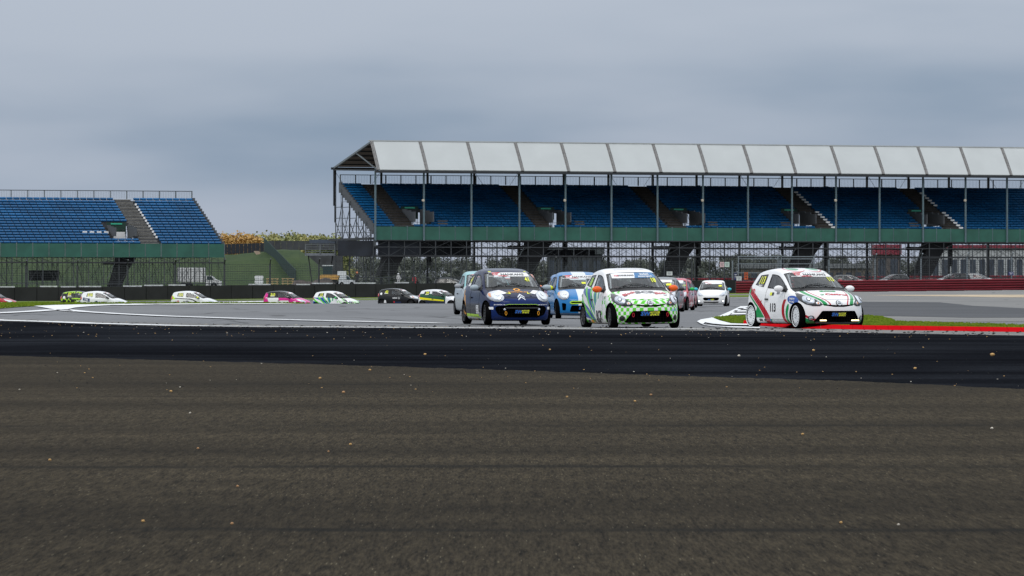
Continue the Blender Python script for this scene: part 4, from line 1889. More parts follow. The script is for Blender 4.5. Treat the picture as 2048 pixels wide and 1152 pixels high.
# ---- drivers: one seated body, copied
def driver_mesh():
    sk = {'pelvis': ((-.42, 0, .52), .14), 'waist': ((-.44, 0, .68), .135), 'chest': ((-.47, 0, .88), .16), 'neck0': ((-.46, 0, 1.0), .085), 'neck': ((-.44, 0, 1.05), .06), 'head': ((-.43, 0, 1.15), .085), 'top': ((-.43, 0, 1.22), .07)}
    E = [('pelvis', 'waist'), ('waist', 'chest'), ('chest', 'neck0'), ('neck0', 'neck'), ('neck', 'head'), ('head', 'top')]
    for s, t in ((1, 'l'), (-1, 'r')):
        sk['sh' + t] = ((-.46, .19 * s, .945), .075)
        sk['el' + t] = ((-.20, .25 * s, .78), .05)
        sk['wr' + t] = ((.07, .155 * s, .86), .035)
        sk['ha' + t] = ((.15, .15 * s, .88), .04)
        sk['hip' + t] = ((-.36, .10 * s, .50), .10)
        sk['kn' + t] = ((.08, .13 * s, .58), .07)
        sk['an' + t] = ((.42, .11 * s, .40), .045)
        sk['ft' + t] = ((.53, .11 * s, .44), .04)
        E += [('chest', 'sh' + t), ('sh' + t, 'el' + t), ('el' + t, 'wr' + t), ('wr' + t, 'ha' + t), ('pelvis', 'hip' + t), ('hip' + t, 'kn' + t), ('kn' + t, 'an' + t), ('an' + t, 'ft' + t)]
    names = list(sk)
    return skin_mesh([sk[n][0] for n in names], [(names.index(a), names.index(b)) for a, b in E], [sk[n][1] for n in names])


def skin_mesh(verts, edges, radii, levels=1):
    me = bpy.data.meshes.new('figure')
    me.from_pydata(verts, edges, [])

    def sk(o):
        m = o.modifiers.new('k', 'SKIN')
        for i, r in enumerate(radii):
            sv = o.data.skin_vertices[0].data[i]
            sv.radius = (r, r)
            sv.use_root = i == 0
        s = o.modifiers.new('s', 'SUBSURF')
        s.levels = levels
    r = eval_mesh(me, [sk])
    r.polygons.foreach_set('use_smooth', [True] * len(r.polygons))
    return r


DRIVER = driver_mesh()
_hm = MB()
ellipsoid(_hm, (-.43, 0, 1.165), (.145, .125, .15), 16, 10)
HELMET = _hm.mesh('helmet', None, True)
_vm = MB()
for _k in range(10):
    _a0, _a1 = R(-62 + 124 * _k / 10), R(-62 + 124 * (_k + 1) / 10)
    _p = lambda a, z, r: (-.43 + .149 * r * math.cos(a), .129 * r * math.sin(a), z)
    _vm.quad(_p(_a0, 1.135, .985), _p(_a1, 1.135, .985), _p(_a1, 1.205, .97), _p(_a0, 1.205, .97))
VISOR = _vm.mesh('visor', mat('helmet_visor', (.01, .01, .012), .1, vary=0, coat=1), True)


def add_driver(parts, label, suit, helmet, loc, rz):
    d = thing('person', label, 'person', loc, rz)
    M = Matrix.Translation((-.06, -.33, -.03))
    o = obj('body', tinted(DRIVER, suit), d, (-.06, -.33, -.03))
    h = obj('helmet', tinted(HELMET, helmet), d, (-.06, -.33, -.03))
    obj('visor', VISOR, h)
    return d
# ------------------------------------------------------------------ liveries
def paint(name, fn, rough=.20, coat=.14, spec=.25):
    m, b = new_mat(name)
    x, y, z = coords()
    c = fn(x, y, z - DZ)
    # road dirt thrown up low on the body, patchy
    n = noise(vec(x * 3.0, y * 3.0, z * 5.0), 1.0, 6, .7)
    d = (~smooth(z, .10, .42)) * smooth(n, .45, .72) * .35
    c = mix_rgba(d, c, (.05, .048, .044))
    setcol(b, c)
    b.inputs['Roughness'].default_value = rough
    b.inputs['Coat Weight'].default_value = coat
    b.inputs['Specular IOR Level'].default_value = spec
    b.inputs['Coat Roughness'].default_value = .06
    return m


WH = (.80, .80, .80)


def plain(c):
    return lambda x, y, z: mix_rgba(0.0, c, c)


def lay_c(c, *layers):
    if isinstance(c, tuple):
        c = mix_rgba(0.0, c, c)
    for m, k in layers:
        c = mix_rgba(m, c, k)
    return c


def liv_oil(x, y, z):
    RD, GR, BL = (.42, .008, .02), (.008, .27, .075), (.012, .07, .32)
    ay = eabs(y)
    side = ay > .66
    zz = z - .085
    xc = emax(zz - .2, 0.0) ** 1.4 * -1.75 - .25
    dx = x - xc
    red = within(dx, -.155, .135) & side & (x < -.1) & (zz < .97)
    wg = emax(.47 - zz, 0.0) * 2.1 + .10
    grn = (dx < -.18) & ((dx + wg) > -.18) & side & within(zz, .24, .78)
    ring = lambda cx, cz, r: esqrt((x - cx) * (x - cx) + (zz - cz) * (zz - cz)) < r
    red2 = ring(.82, .41, .35) & ~ring(.97, .41, .36) & (x < .80) & side & within(zz, .10, .66)
    gr2 = ring(.97, .33, .30) & ~ring(1.05, .30, .26) & (x < .84) & within(zz, .08, .55) & side
    blu = ((((x - .98) / .24) ** 2.0 + ((z - .73 + (x - .98) * .12) / .095) ** 2.0) < 1.0) & (ay > .6)
    # lower front corners
    cr = emin((.33 - z) - (1.66 - x) * 0.55, 9.0)
    fr = (x > 1.30) & (ay > .50)
    gcor = fr & ((z + (ay - .5) * .0 + (1.72 - x) * -.55) < .20)
    rcor = fr & within(z + (1.72 - x) * -.55, .21, .27)
    # bonnet lines
    cx = (x - 1.0)
    yc = .565 - cx * cx * .45
    gb = within(ay - yc, -.05, .03) & (x > .9) & (z > .60) & (ay < .7)
    rb = within(ay - yc, -.12, -.09) & (x > .9) & (z > .60)
    # roof flashes
    ro = (z > 1.33)
    g3 = ro & ((((x + .15) / .22) ** 2.0 + ((ay - .25) / .13) ** 2.0) < 1.0)
    r3 = ro & within(((x + .15) / .30) ** 2.0 + ((ay - .20) / .22) ** 2.0, 1.0, 1.35) & (ay > .05)
    return lay_c(WH, (red, RD), (grn, GR), (red2, RD), (gr2, GR), (blu, BL), (gcor, GR), (rcor, RD), (gb, GR), (rb, RD), (g3, GR), (r3, RD))


def checks_core(x, y, z, G1=(.12, .60, .03)):
    ay = eabs(y)
    u = efloor((ay - x + 1.85) / .098 + .5)
    v = efloor((z + .012) / .082)
    par = efrac((u + v) * .5) > .25
    n = noise(vec(efloor((ay - x) / .098 + .5) * 3.1, v * 2.7, 0.0), 1.0, 0, .5)
    front = (x > 1.12) & (z < .76)
    fade = within(x, .30, 1.13) & (ay > .5) & (z < .98) & (n > (.74 - (x - .3) * .42))
    return par & (front | fade), G1


def liv_checks(x, y, z):
    ay = eabs(y)
    ck, G1 = checks_core(x, y, z)
    BL = (.010, .075, .33)
    a = eatan2(z - .12, .30 - x)
    rr = esqrt((x - .30) * (x - .30) + (z - .12) * (z - .12))
    s1 = esin(a * 17.0 + rr * 2.2)
    s2 = esin(a * 29.0 + 1.2 - rr * 3.0)
    zone = (x < .25) & (ay > .60) & (rr > .38) & within(z, .20, 1.03)
    blue = zone & (s1 > -.5) & (z < 1.0)
    green = zone & (s2 > .5)
    disc = (esqrt((x - .30) * (x - .30) + (z - .44) * (z - .44)) < .34) & (ay > .6)
    return lay_c(WH, (blue, BL), (green, G1), (disc, WH), (ck, G1))


def liv_navy(x, y, z):
    ay = eabs(y)
    sill = within(z + x * .02, .27, .345) & (ay > .7) & within(x, -.80, .72)
    ws = within(z + x * .02, .17, .268) & (ay > .66) & within(x, -.80, .72)
    arrow = within(eabs(z - .62 + (x + .95) * .9), .03, .07) & within(x, -1.25, -.70) & (ay > .7)
    a2 = within(x + (z - .7) * .25, -1.12, -1.03) & within(z, .42, .93) & (ay > .68)
    a3 = within(x + (z - .7) * .25, -.99, -.93) & within(z, .52, .80) & (ay > .68)
    dot = ((x + 1.03) * (x + 1.03) + (z - .42) * (z - .42) < .012) & (ay > .7)
    O = (.80, .36, .015)
    low = (z < .60) & (ay > .7) & (x < .72)
    return lay_c((.0045, .010, .046), ((x > 1.42) & (z < .72), (.007, .022, .105)), (low, (.004, .005, .010)), (sill, (.45, .75, .02)), (ws, (.6, .6, .62)), (a2 | a3 | dot, O))


def liv_stripe(base, st):
    def f(x, y, z):
        ay = eabs(y)
        return lay_c(base, ((ay < .20), st), ((z < .255) & (x > 1.2), (.10, .16, .25)))
    return f


def liv_silver(x, y, z):
    return lay_c((.40, .44, .46), ((x < .66) & (z > .92), (.22, .46, .48)), ((eabs(y) > .35) & (x > 1.35) & within(z, .28, .52), (.02, .022, .025)))


def liv_greenband(x, y, z):
    ay = eabs(y)
    side = (ay > .55) & (x < .72) & (x > -1.40)
    d = z - (.79 - (x + 1.3) * .085)
    w = .085 - (x + 1.3) * .020
    top = side & (d > 0.0) & (z < 1.13)
    yel = side & (eabs(d) < w) & (x < .60)
    low = side & (d < 0.0) & (x > -1.05)
    return lay_c((.72, .73, .75), (top, (.010, .075, .035)), (low, (.02, .028, .045)), (yel, (.80, .72, .01)))


def liv_pink(x, y, z):
    ay = eabs(y)
    side = ay > .6
    sl = (z - .5) * .28
    wht = side & within(x - (-sl * 1.0), -1.05, -.22) & (z < 1.0)
    wht2 = side & within(x + sl, -.25, .52) & (z < .76)
    roof = (z > 1.0) & (x > -1.2) & (x < .8)
    up = (z > .96) & (x > -1.18) & (x < .72)
    return lay_c((.62, .012, .25), (wht | wht2, (.78, .78, .79)), (up, (.008, .008, .010)))


def liv_curl(x, y, z):
    ay = eabs(y)
    s = (ay > .6) & (eabs(z - .93 + (x + 1.2) * .05 + emax(x + .2, 0.0) ** 2.0 * .50) < .022 + (x + 1.4) * .012) & (x < .75)
    lm = (ay > .5) & (x < -1.2) & (z > .85) & (z < 1.15) & ((x + z) < -.28)
    lm2 = within(x, 1.25, 1.5) & within(ay, .5, .7) & (z > .78)
    return lay_c((.74, .75, .76), (s, (.015, .015, .018)), (lm | lm2, (.5, .78, .03)))


def liv_tech(x, y, z):
    ay = eabs(y)
    return lay_c((.76, .77, .78), ((ay > .6) & within(x, -.45, -.20) & within(z, .55, .72), (.02, .12, .35)))


def liv_hex(x, y, z):
    v = Ex(voronoi(vec(x * 6.0, z * 6.0, y * .2), 1.0, 'Distance'))
    side = eabs(y) > .5
    hexes = side & (v > .62) & (z < .95) & (x < .05)
    h2 = side & (z > 1.28) & (v > .38)
    return lay_c((.010, .012, .010), (hexes | h2, (.36, .62, .02)), (side & within(z, .86, .93) & (x > -.6), (.36, .62, .02)))


def liv_blacks(x, y, z):
    return lay_c((.010, .010, .012), ((x > 1.2) & (z > .74) & (eabs(y) > .3), (.70, .71, .72)))


def liv_patch(base, c2, c3, sc=2.2, dens=.55):
    def f(x, y, z):
        n = noise(vec(x * sc, y * sc, z * sc * 1.6), 1.0, 1, .5)
        n2 = noise(vec(x * sc * 1.3 + 7, y * sc, z * sc * 2.0), 1.0, 1, .5)
        return lay_c(base, ((n > dens) & (z < .95), c2), ((n2 > dens + .03) & (z < .95), c3))
    return f


LV = {k: paint('paint_' + k, f, *((.16, .04, .12) if k == 'navy' else ())) for k, f in dict(
    oil=liv_oil, checks=liv_checks, navy=liv_navy,
    azure=liv_stripe((.008, .165, .43), (.66, .70, .74)), azure_plain=plain((.010, .13, .36)),
    silver=liv_silver, band=liv_greenband, pink=liv_pink, curl=liv_curl, tech=liv_tech, hexes=liv_hex, blacks=liv_blacks,
    white=plain((.80, .80, .79)), red=plain((.40, .012, .03)), scarlet=liv_patch((.46, .03, .06), (.62, .60, .60), (.05, .04, .045)),
    graphite=liv_patch((.10, .105, .11), (.45, .06, .08), (.02, .02, .022)), coral=plain((.72, .22, .09)), teal=plain((.30, .55, .58)),
    dark=plain((.012, .013, .015)), grey=plain((.22, .23, .24)), black_roof=plain((.010, .010, .012)), white_roof=plain((.74, .75, .77))).items()}
M_ORM = paint('orange_mirror', plain((.80, .12, .012)))
M_GRM = paint('grey_mirror', plain((.34, .40, .44)))
M_YLM = paint('yellow_mirror', plain((.78, .82, .01)))
M_GNM = paint('green_mirror', plain((.02, .42, .09)))
M_TQM = paint('turquoise_mirror', plain((.04, .48, .60)))


def mouth_fill(p, poly, x, m=None, bars=6):
    """a mesh of bars set back inside a grille opening"""
    zs = [q[1] for q in poly]
    ys = [q[0] for q in poly]
    z0, z1, y1 = min(zs), max(zs), max(ys)
    mb = MB()
    for k in range(bars):
        z = z0 + (z1 - z0) * (k + .5) / bars
        mb.box((x - .05, 0, z + DZ), (.02, y1 * 1.75, .008))
    for k in range(-7, 8):
        mb.box((x - .052, y1 * .12 * k, (z0 + z1) / 2 + DZ), (.016, .008, (z1 - z0) * .9))
    return mb.build('grille', m or M_NET, p['bumper'])


def plate_letters(p, x, z, s=1.0):
    """the blue and yellow sticker hung in the lower grille: SW MOTOR SPORTS"""
    mb = MB()
    mb.box((x, 0, z + DZ), (.012, .34 * s, .095 * s))
    pl_ = mb.build('badge_plate', K, p['bumper'])
    for txt, y, dz, h, m, wd, sl in (('SW', -.095, 0, .072, BLU, 1.15, .25), ('MOTOR', .075, .020, .034, YEL, 1.15, .25), ('SPORTS', .075, -.022, .034, YEL, 1.0, .25)):
        v, f = text_shape(txt, .03)
        b = MB()
        b.v = [(x + .010, (a * wd + q * sl) * h * s + y * s, q * h * s + z + dz * s + DZ) for a, q in v]
        b.f = f
        b.build('badge_lettering', m, pl_)


def sun_strip(p, txt=True, detail=True):
    """the sponsor band across the top of the windscreen"""
    ws = p['ws']
    poly = [(-.50, 1.255), (.50, 1.255), (.475, 1.355), (-.475, 1.355)]
    patch('sun_strip', poly, 'front', W, ws, .006, .08)
    patch('sun_strip', [(-.495, 1.27), (-.38, 1.262), (-.42, 1.34), (-.474, 1.345)], 'front', K, ws, .009, .08)
    patch('sun_strip', [(-.42, 1.345), (-.20, 1.35), (-.28, 1.325), (-.40, 1.322)], 'front', RED, ws, .010, .08)
    patch('sun_strip', [(-.30, 1.257), (-.02, 1.257), (-.10, 1.275), (-.26, 1.275)], 'front', RED, ws, .010, .08)
    if detail:
        lettering('sponsor_lettering', 'NK', 'front', (-.34, 1.300), .045, RED, ws, 1.6, .3, off=.011)
        lettering('sponsor_lettering', 'NANKANG', 'front', (.07, 1.302), .048, K, ws, 1.75, .15, bold=.03, off=.011)


def race_numbers(p, n, both=True, h=.17, screen=True):
    for view, q, s in (('right', 'qw', 1), ('left', 'qw_far', -1)):
        lettering('race_number', n, view, (-.80 * s, 1.185), h, YEL, p[q], .85, 0, 0, .03, off=.010)
    if screen:
        lettering('race_number', n, 'front', (.395, 1.20), .095, YEL, p['ws'], 1.0, 0, 0, .03, off=.010)


def badge_rings(p, z, x_view='front', dark=True):
    """three nested ovals on a dark disc"""
    b = patch('badge', arc(0, z, .075, .062, 0, 360, 20), 'front', K, p['bumper'], .012, .05, .01, .05)
    for cx, cz, rx, rz in ((0, z, .062, .046), (0, z + .004, .022, .04), (0, z + .018, .046, .018)):
        v, f = [], []
        o, i = arc(cx, cz, rx, rz, 0, 360, 20), arc(cx, cz, rx * .76 - .001, rz * .76 - .001, 0, 360, 20)
        v = o + i
        f = [(k, (k + 1) % 20, 20 + (k + 1) % 20, 20 + k) for k in range(20)]
        lay(v, f, 'front', .024).build('badge_ring', M_CHROME, b)


def badge_chevrons(p, z):
    for dz in (0, -.055):
        patch('badge_chevron', [(-.085, z - .045 + dz), (0, z + .02 + dz), (.085, z - .045 + dz), (.085, z - .018 + dz), (0, z + .052 + dz), (-.085, z - .018 + dz)], 'front', M_CHROME, p['bonnet'], .012, .06)


def tow_loop(p, y, z, m, x=1.80):
    mb = MB()
    pts = [(x, y + .022 * math.sin(a), z + DZ + .045 * math.cos(a)) for a in [2 * math.pi * i / 12 for i in range(12)]]
    mb.tube(pts, .007, 4, closed=True)
    mb.build('tow_strap', m, p['bumper'])


def fogs(p, m, y=.615, z=.325, r=.045, rim=M_BLACK):
    for s in (1, -1):
        q = patch('fog_light', arc(y * s, z, r * 1.25, r * 1.3, 0, 360, 16)[::s], 'front', rim, p['bumper'], .006, .05)
        patch('fog_lens', arc(y * s, z, r * .85, r * .9, 0, 360, 14)[::s], 'front', m, q, .014, .05, .01, .04)


def place(p, px, Y, t, dz=0.0, dx=0.0, roll=0.0):
    X = (px - 1024) / F * Y
    t = R(t)
    root = p['root']
    root.location = (X, Y, gz(X, Y) + .008 + dz)
    root.rotation_euler = (R(roll), 0, math.atan2(-math.cos(t), math.sin(t)))
    return root.location.copy(), root.rotation_euler.z


# ------------------------------------------------------------------ the three leading cars
GA = 'racing hatchbacks on the circuit'
SUIT_B = mat('black_suit', (.015, .015, .018), .8)
SUIT_W = mat('white_suit', (.5, .5, .5), .8)
SUIT_R = mat('red_suit', (.35, .02, .03), .8)


def helmet_mat(n, c):
    return mat('helmet_' + n, c, .2, vary=0, coat=.8)


HB, HW, HYc, HSky = helmet_mat('black', (.012, .012, .014)), helmet_mat('white', (.72, .73, .75)), helmet_mat('yellow', (.45, .5, .05)), helmet_mat('sky', (.45, .60, .70))

# white car with red and green sweeps
c1 = make_car('white racing hatchback with red and green sweeps and white wheels, nearest to the red kerb', GA, 'twin_slot', LV['oil'], rim=mat('white_rim', (.74, .75, .77), .35, vary=.05), rim_style='disc', mirror=LV['white'])
L1 = place(c1, 1609, 102.6, 22.6)
sun_strip(c1)
race_numbers(c1, '113')
mouth_fill(c1, MOUTHS['twin_slot'][0][0], 1.66)
plate_letters(c1, 1.745, .41)
badge_rings(c1, .655)
fogs(c1, M_LAMP, rim=M_HOUSE)
_m = MB()
for _s in (1, -1):
    _b = MB()
    _b.box((1.755, .40 * _s, .275 + DZ), (.02, .17, .026), Matrix.Rotation(R(-12 * _s), 3, 'Z'))
    _b.build('daytime_lamp', M_DRL, c1['bumper'])
_b = MB()
_b.tube([(1.60, -.52, .228 + DZ), (1.735, -.30, .215 + DZ), (1.765, 0, .21 + DZ), (1.735, .30, .215 + DZ), (1.60, .52, .228 + DZ)], .022, 5)
_b.build('splitter', M_BLACK, c1['bumper'])
lettering('race_number', '113', 'right', (.02, .565), .19, K, c1['door'], .85, bold=.03)
lettering('race_number', '113', 'left', (-.02, .565), .155, K, c1['door_far'], .62, bold=.03)
lettering('driver_name', 'Spencer', 'right', (-.80, 1.065), .05, W, c1['qw'], .9, .1, off=.010)
lettering('sponsor_lettering', 'Castrol', 'right', (-.86, .80), .15, RED, c1['body'], 1.0, .0, -30, .035)
patch('sponsor_disc', arc(-1.25, .93, .05, .055), 'right', GRN, c1['body'], .007)
lettering('sponsor_lettering', 'Castrol', 'top', (.12, -1.36), .10, RED, c1['bonnet'], 1.35, .05, 0, .04)
patch('sponsor_disc', arc(-.235, -1.365, .042, .040), 'top', GRN, c1['bonnet'], .007)
patch('sponsor_disc', [(-.275, -1.385), (-.20, -1.36), (-.20, -1.345), (-.275, -1.365)], 'top', W, c1['bonnet'], .010)
patch('sponsor_oval', rounded([(-.20, -1.20), (.20, -1.20), (.20, -1.12), (-.20, -1.12)], .04, 5), 'top', GRN, c1['bonnet'], .007)
lettering('sponsor_lettering', 'Pirtek', 'top', (0, -1.16), .05, W, c1['bonnet'], 1.4, .1, 0, .02, off=.011)
patch('sticker', [(-.17, .83), (-.07, .83), (-.07, .90), (-.17, .90)], 'right', YEL, c1['door'], .007)
patch('sticker', [(-.065, .83), (.03, .83), (.03, .90), (-.065, .90)], 'right', K, c1['door'], .007)
patch('sticker', [(.17, .86), (.31, .86), (.31, .92), (.17, .92)], 'right', GREY, c1['door'], .007)
lettering('sponsor_lettering', 'SAFETY', 'right', (.95, .755), .042, W, c1['body'], 1.2, .1, -6, .02, off=.009)
lettering('sponsor_lettering', 'RACING', 'right', (.97, .690), .036, W, c1['body'], 1.2, .1, -6, .02, off=.009)
for _x, _w, _mm in ((-.72, .17, K), (-.46, .07, K), (-.22, .05, RED), (-.16, .05, BLU), (-.10, .05, GRN)):
    patch('sill_sticker', [(_x, .245), (_x + _w, .245), (_x + _w, .30), (_x, .30)], 'right', _mm, c1['body'], .007)

# white and green chequered car
c2 = make_car('white and green chequered racing hatchback with orange mirrors, BCR on its bonnet', GA, 'twin_slot', LV['checks'], mirror=M_ORM, rim=mat('dark_rim', (.03, .03, .033), .45, vary=.05), film=False)
L2 = place(c2, 1260, 103, 14, roll=1.0)
ws = c2['ws']
patch('sun_strip', [(-.515, 1.225), (.515, 1.225), (.485, 1.345), (-.485, 1.345)], 'front', W, ws, .006, .08)
patch('sun_strip', [(-.02, 1.225), (.515, 1.225), (.485, 1.345), (.035, 1.345)], 'front', SKYB, ws, .009, .08)
lettering('sponsor_lettering', 'Student', 'front', (.25, 1.310), .042, W, ws, 1.25, 0, 0, .03, off=.012)
lettering('sponsor_lettering', 'motorsport', 'front', (.25, 1.262), .042, W, ws, 1.25, 0, 0, .03, off=.012)
lettering('sponsor_lettering', 'NANKANG', 'front', (-.19, 1.285), .034, K, ws, 1.5, .15, 0, .03, off=.011)
lettering('sponsor_lettering', 'NK', 'front', (-.40, 1.28), .034, RED, ws, 1.5, .2, off=.011)
lettering('sponsor_lettering', 'boston college', 'top', (0, .04), .07, GREY, c2['roof'], 1.25, 0, 0, .0)
lettering('race_number', '18', 'front', (.40, 1.175), .10, YEL, ws, 1.0, 0, 0, .03, off=.010)
for _v, _q, _s in (('right', 'qw', 1), ('left', 'qw_far', -1)):
    lettering('race_number', '18', _v, (-.80 * _s, 1.16), .19, LIME, c2[_q], .8, 0, 0, .03, off=.010)
mouth_fill(c2, MOUTHS['twin_slot'][0][0], 1.66)
plate_letters(c2, 1.755, .43, 1.25)
badge_rings(c2, .655)
fogs(c2, M_BLACK, rim=M_HOUSE)
for _s in (1, -1):
    tow_loop(c2, .40 * _s, .40, RED, 1.745)
    lettering('sponsor_lettering', 'Block', 'top', (.37 * _s, -1.24), .13, RED, c2['bonnet'], .8, .2, -22 * _s if _s < 0 else 22, .03)
    lettering('sponsor_lettering', 'hub', 'top', (.46 * _s, -1.36), .05, K, c2['bonnet'], .9, .2, -22 * _s if _s < 0 else 22, .03)
lettering('sponsor_lettering', 'BCR', 'top', (.02, -1.22), .15, GREY, c2['bonnet'], 1.2, 0, 0, .04)
lettering('sponsor_lettering', 'GCC', 'front', (.60, .50), .055, CYN, c2['bumper'], 1.2, .2, 0, .03)
for _v, _q, _s in (('right', 'door', 1), ('left', 'door_far', -1)):
    lettering('sponsor_lettering', 'BCR', _v, (.30 * _s, .40), .23, K, c2[_q], .78, 0, 0, .02)
    lettering('sponsor_lettering', 'Boston Race', _v, (.32 * _s, .262), .04, K, c2[_q], .9)
    lettering('sticker', 'DISC', _v, (.76 * _s, .80), .05, GREY, c2['body'], 1.0, .2, 0, .03)
for _x, _w, _mm in ((-.72, .20, K), (-.44, .20, ORA), (-.12, .04, RED), (-.07, .04, GRN), (.10, .09, K), (.26, .10, K)):
    patch('sill_sticker', [(_x, .225), (_x + _w, .225), (_x + _w, .285), (_x, .285)], 'right', _mm, c2['body'], .007)
add_driver(c2, 'driver in a black helmet at the wheel of the green chequered car', SUIT_R, HB, *L2)

# navy car
c3 = make_car('navy blue racing hatchback with round headlights, grey mirrors and an orange bonnet emblem', GA, 'chevron', LV['navy'], mirror=M_GRM, rim=mat('black_rim', (.014, .014, .016), .5, vary=0), film=False)
L3 = place(c3, 1012, 110, 13)
sun_strip(c3)
lettering('race_number', '41', 'front', (.40, 1.185), .10, YEL, c3['ws'], 1.0, 0, 0, .03, off=.010)
lettering('race_number', '41', 'right', (-.80, 1.18), .17, YEL, c3['qw'], .8, 0, 0, .03, off=.010)
patch('sticker', [(-.90, 1.02), (-.70, 1.02), (-.70, 1.09), (-.90, 1.09)], 'right', W, c3['qw'], .008)
mouth_fill(c3, MOUTHS['chevron'][0][0], 1.66, bars=5)
_b = MB()
_b.box((1.735, 0, .50 + DZ), (.03, .82, .03))
_b.build('grille_bar', M_HOUSE, c3['bumper'])
plate_letters(c3, 1.765, .41, 1.0)
badge_chevrons(c3, .775)
for _s in (1, -1):
    tow_loop(c3, .40 * _s, .37, ORA, 1.745)
    _b = MB()
    ellipsoid(_b, (1.70, .42 * _s, .46 + DZ), (.03, .035, .035), 10, 6)
    _b.build('tow_eye', M_LAMP, c3['bumper'])
    patch('bonnet_band', [(.42 * _s, -1.08), (.56 * _s, -1.04), (.40 * _s, -1.40), (.28 * _s, -1.36)][::_s], 'top', W, c3['bonnet'], .007)
    patch('bonnet_arrow', [(.22 * _s, -1.30), (.25 * _s, -1.29), (.23 * _s, -1.42), (.20 * _s, -1.42)][::_s], 'top', YEL, c3['bonnet'], .007)
    patch('bonnet_arrow', [(.20 * _s, -1.42), (.23 * _s, -1.42), (.32 * _s, -1.34), (.30 * _s, -1.33)][::_s], 'top', YEL, c3['bonnet'], .007)
    patch('roof_arrow', [(.40 * _s, -.10), (.46 * _s, -.05), (.48 * _s, -.08), (.42 * _s, -.14)][::_s], 'top', YEL, c3['roof'], .007)
    patch('sticker', [(.66 * _s, .46), (.745 * _s, .46), (.745 * _s, .52), (.66 * _s, .52)][::_s], 'front', W, c3['bumper'], .007)
    patch('bonnet_pin', arc(.27 * _s, -1.50, .04, .025)[::_s], 'top', K, c3['bonnet'], .010)
    lettering('sponsor_lettering', 'JM DESIGN CO', 'front', (.53 * _s, .575), .022, W, c3['bumper'], 1.2)
_o, _i = arc(0, -1.14, .085, .10, 0, 360, 20), arc(0, -1.14, .045, .055, 0, 360, 20)
lay(_o + _i, [(k, (k + 1) % 20, 20 + (k + 1) % 20, 20 + k) for k in range(20)], 'top', .007).build('bonnet_emblem', ORA, c3['bonnet'])
lettering('sponsor_lettering', 'ExemptBuild', 'top', (0, -1.30), .065, ORA, c3['bonnet'], 1.1, 0, 0, .02)
patch('door_panel_sticker', [(.30, .36), (.56, .36), (.56, .56), (.30, .56)], 'right', W, c3['door'], .007)
for _k in range(3):
    lettering('sponsor_lettering', ('FAST', 'TRACK', 'PARTS')[_k], 'right', (.43, .525 - .062 * _k), .045, GREY, c3['door'], 1.0, 0, 0, .02, off=.010)
patch('sticker', [(.56, .30), (.86, .28), (.86, .38), (.56, .40)], 'right', GREY, c3['body'], .007)
lettering('sponsor_lettering', 'EXEMPT', 'right', (-.98, .37), .07, ORA, c3['body'], .9, 0, -18, .02)
patch('trim_line', [(-.34, .586), (.34, .586), (.41, .566), (.41, .558), (.34, .578), (-.34, .578), (-.41, .558), (-.41, .566)], 'front', LIME, c3['bumper'], .012)
for _x, _w, _mm in ((-.55, .12, K), (-.25, .1, GREY), (.12, .06, ORA), (.34, .14, K)):
    patch('sill_sticker', [(_x, .205), (_x + _w, .205), (_x + _w, .25), (_x, .25)], 'right', _mm, c3['body'], .007)
add_driver(c3, 'driver in a yellow marked helmet at the wheel of the navy car', SUIT_B, HYc, *L3)

# ------------------------------------------------------------------ the pack behind
c4 = make_car('bright blue racing hatchback with a white bonnet stripe and a yellow edged grille', GA, 'band', LV['azure'], mirror=M_YLM, film=False, detail=1)
L4 = place(c4, 1156, 132, 6)
sun_strip(c4)
lettering('race_number', '23', 'front', (.40, 1.195), .09, YEL, c4['ws'], 1.0, 0, 0, .03, off=.010)
patch('number_card', [(.02, 1.10), (.14, 1.10), (.14, 1.15), (.02, 1.15)], 'front', YEL, c4['ws'], .008)
_g = MOUTHS['band'][0][0]
_b = MB()
_b.tube([(1.80 - .30 * a * a, a, b + DZ) for a, b in _g], .018, 5, closed=True)
_b.build('grille_trim', LIME, c4['bumper'])
plate_letters(c4, 1.765, .40, 1.0)
_b = patch('badge', arc(0, .735, .085, .075), 'front', M_HOUSE, c4['bonnet'], .012, .05, .012, .05)
patch('badge_ring', arc(0, .74, .055, .045), 'front', M_CHROME, _b, .026, .05)
add_driver(c4, 'driver seen dimly through the windscreen of the white striped blue car', SUIT_B, HB, *L4)

c5 = make_car('blue racing hatchback mostly hidden behind the white striped blue car', GA, 'band', LV['azure_plain'], film=False, detail=1)
place(c5, 1140, 150, 4)
sun_strip(c5, detail=False)

c6 = make_car('pale teal racing hatchback with coral window pillars behind the navy car', GA, 'wide_mouth', LV['coral'], roof=LV['coral'], bonnet=LV['teal'], film=False, detail=1)
place(c6, 1029, 152, -6)
sun_strip(c6, detail=False)
patch('number_card', [(.33, 1.13), (.46, 1.13), (.46, 1.20), (.33, 1.20)], 'front', YEL, c6['ws'], .009)

c7 = make_car('silver racing hatchback with a turquoise roof, half hidden left of the navy car', GA, 'wide_mouth', LV['silver'], film=False, detail=1, mirror=mat('silver_mirror', (.3, .31, .33), .3, vary=0))
place(c7, 969, 141, 8, .02)
sun_strip(c7, detail=False)
fogs(c7, M_BLACK)

c8 = make_car('white racing hatchback with turquoise mirrors and lit fog lamps, by itself', GA, 'wide_mouth', LV['white'], mirror=M_TQM, film=False, detail=1)
L8 = place(c8, 1426, 238, -6)
sun_strip(c8, detail=False)
patch('number_card', [(.33, 1.12), (.50, 1.12), (.49, 1.20), (.34, 1.20)], 'front', YEL, c8['ws'], .009)
plate_letters(c8, 1.765, .43, .9)
fogs(c8, M_FOGLIT, z=.36, r=.055)

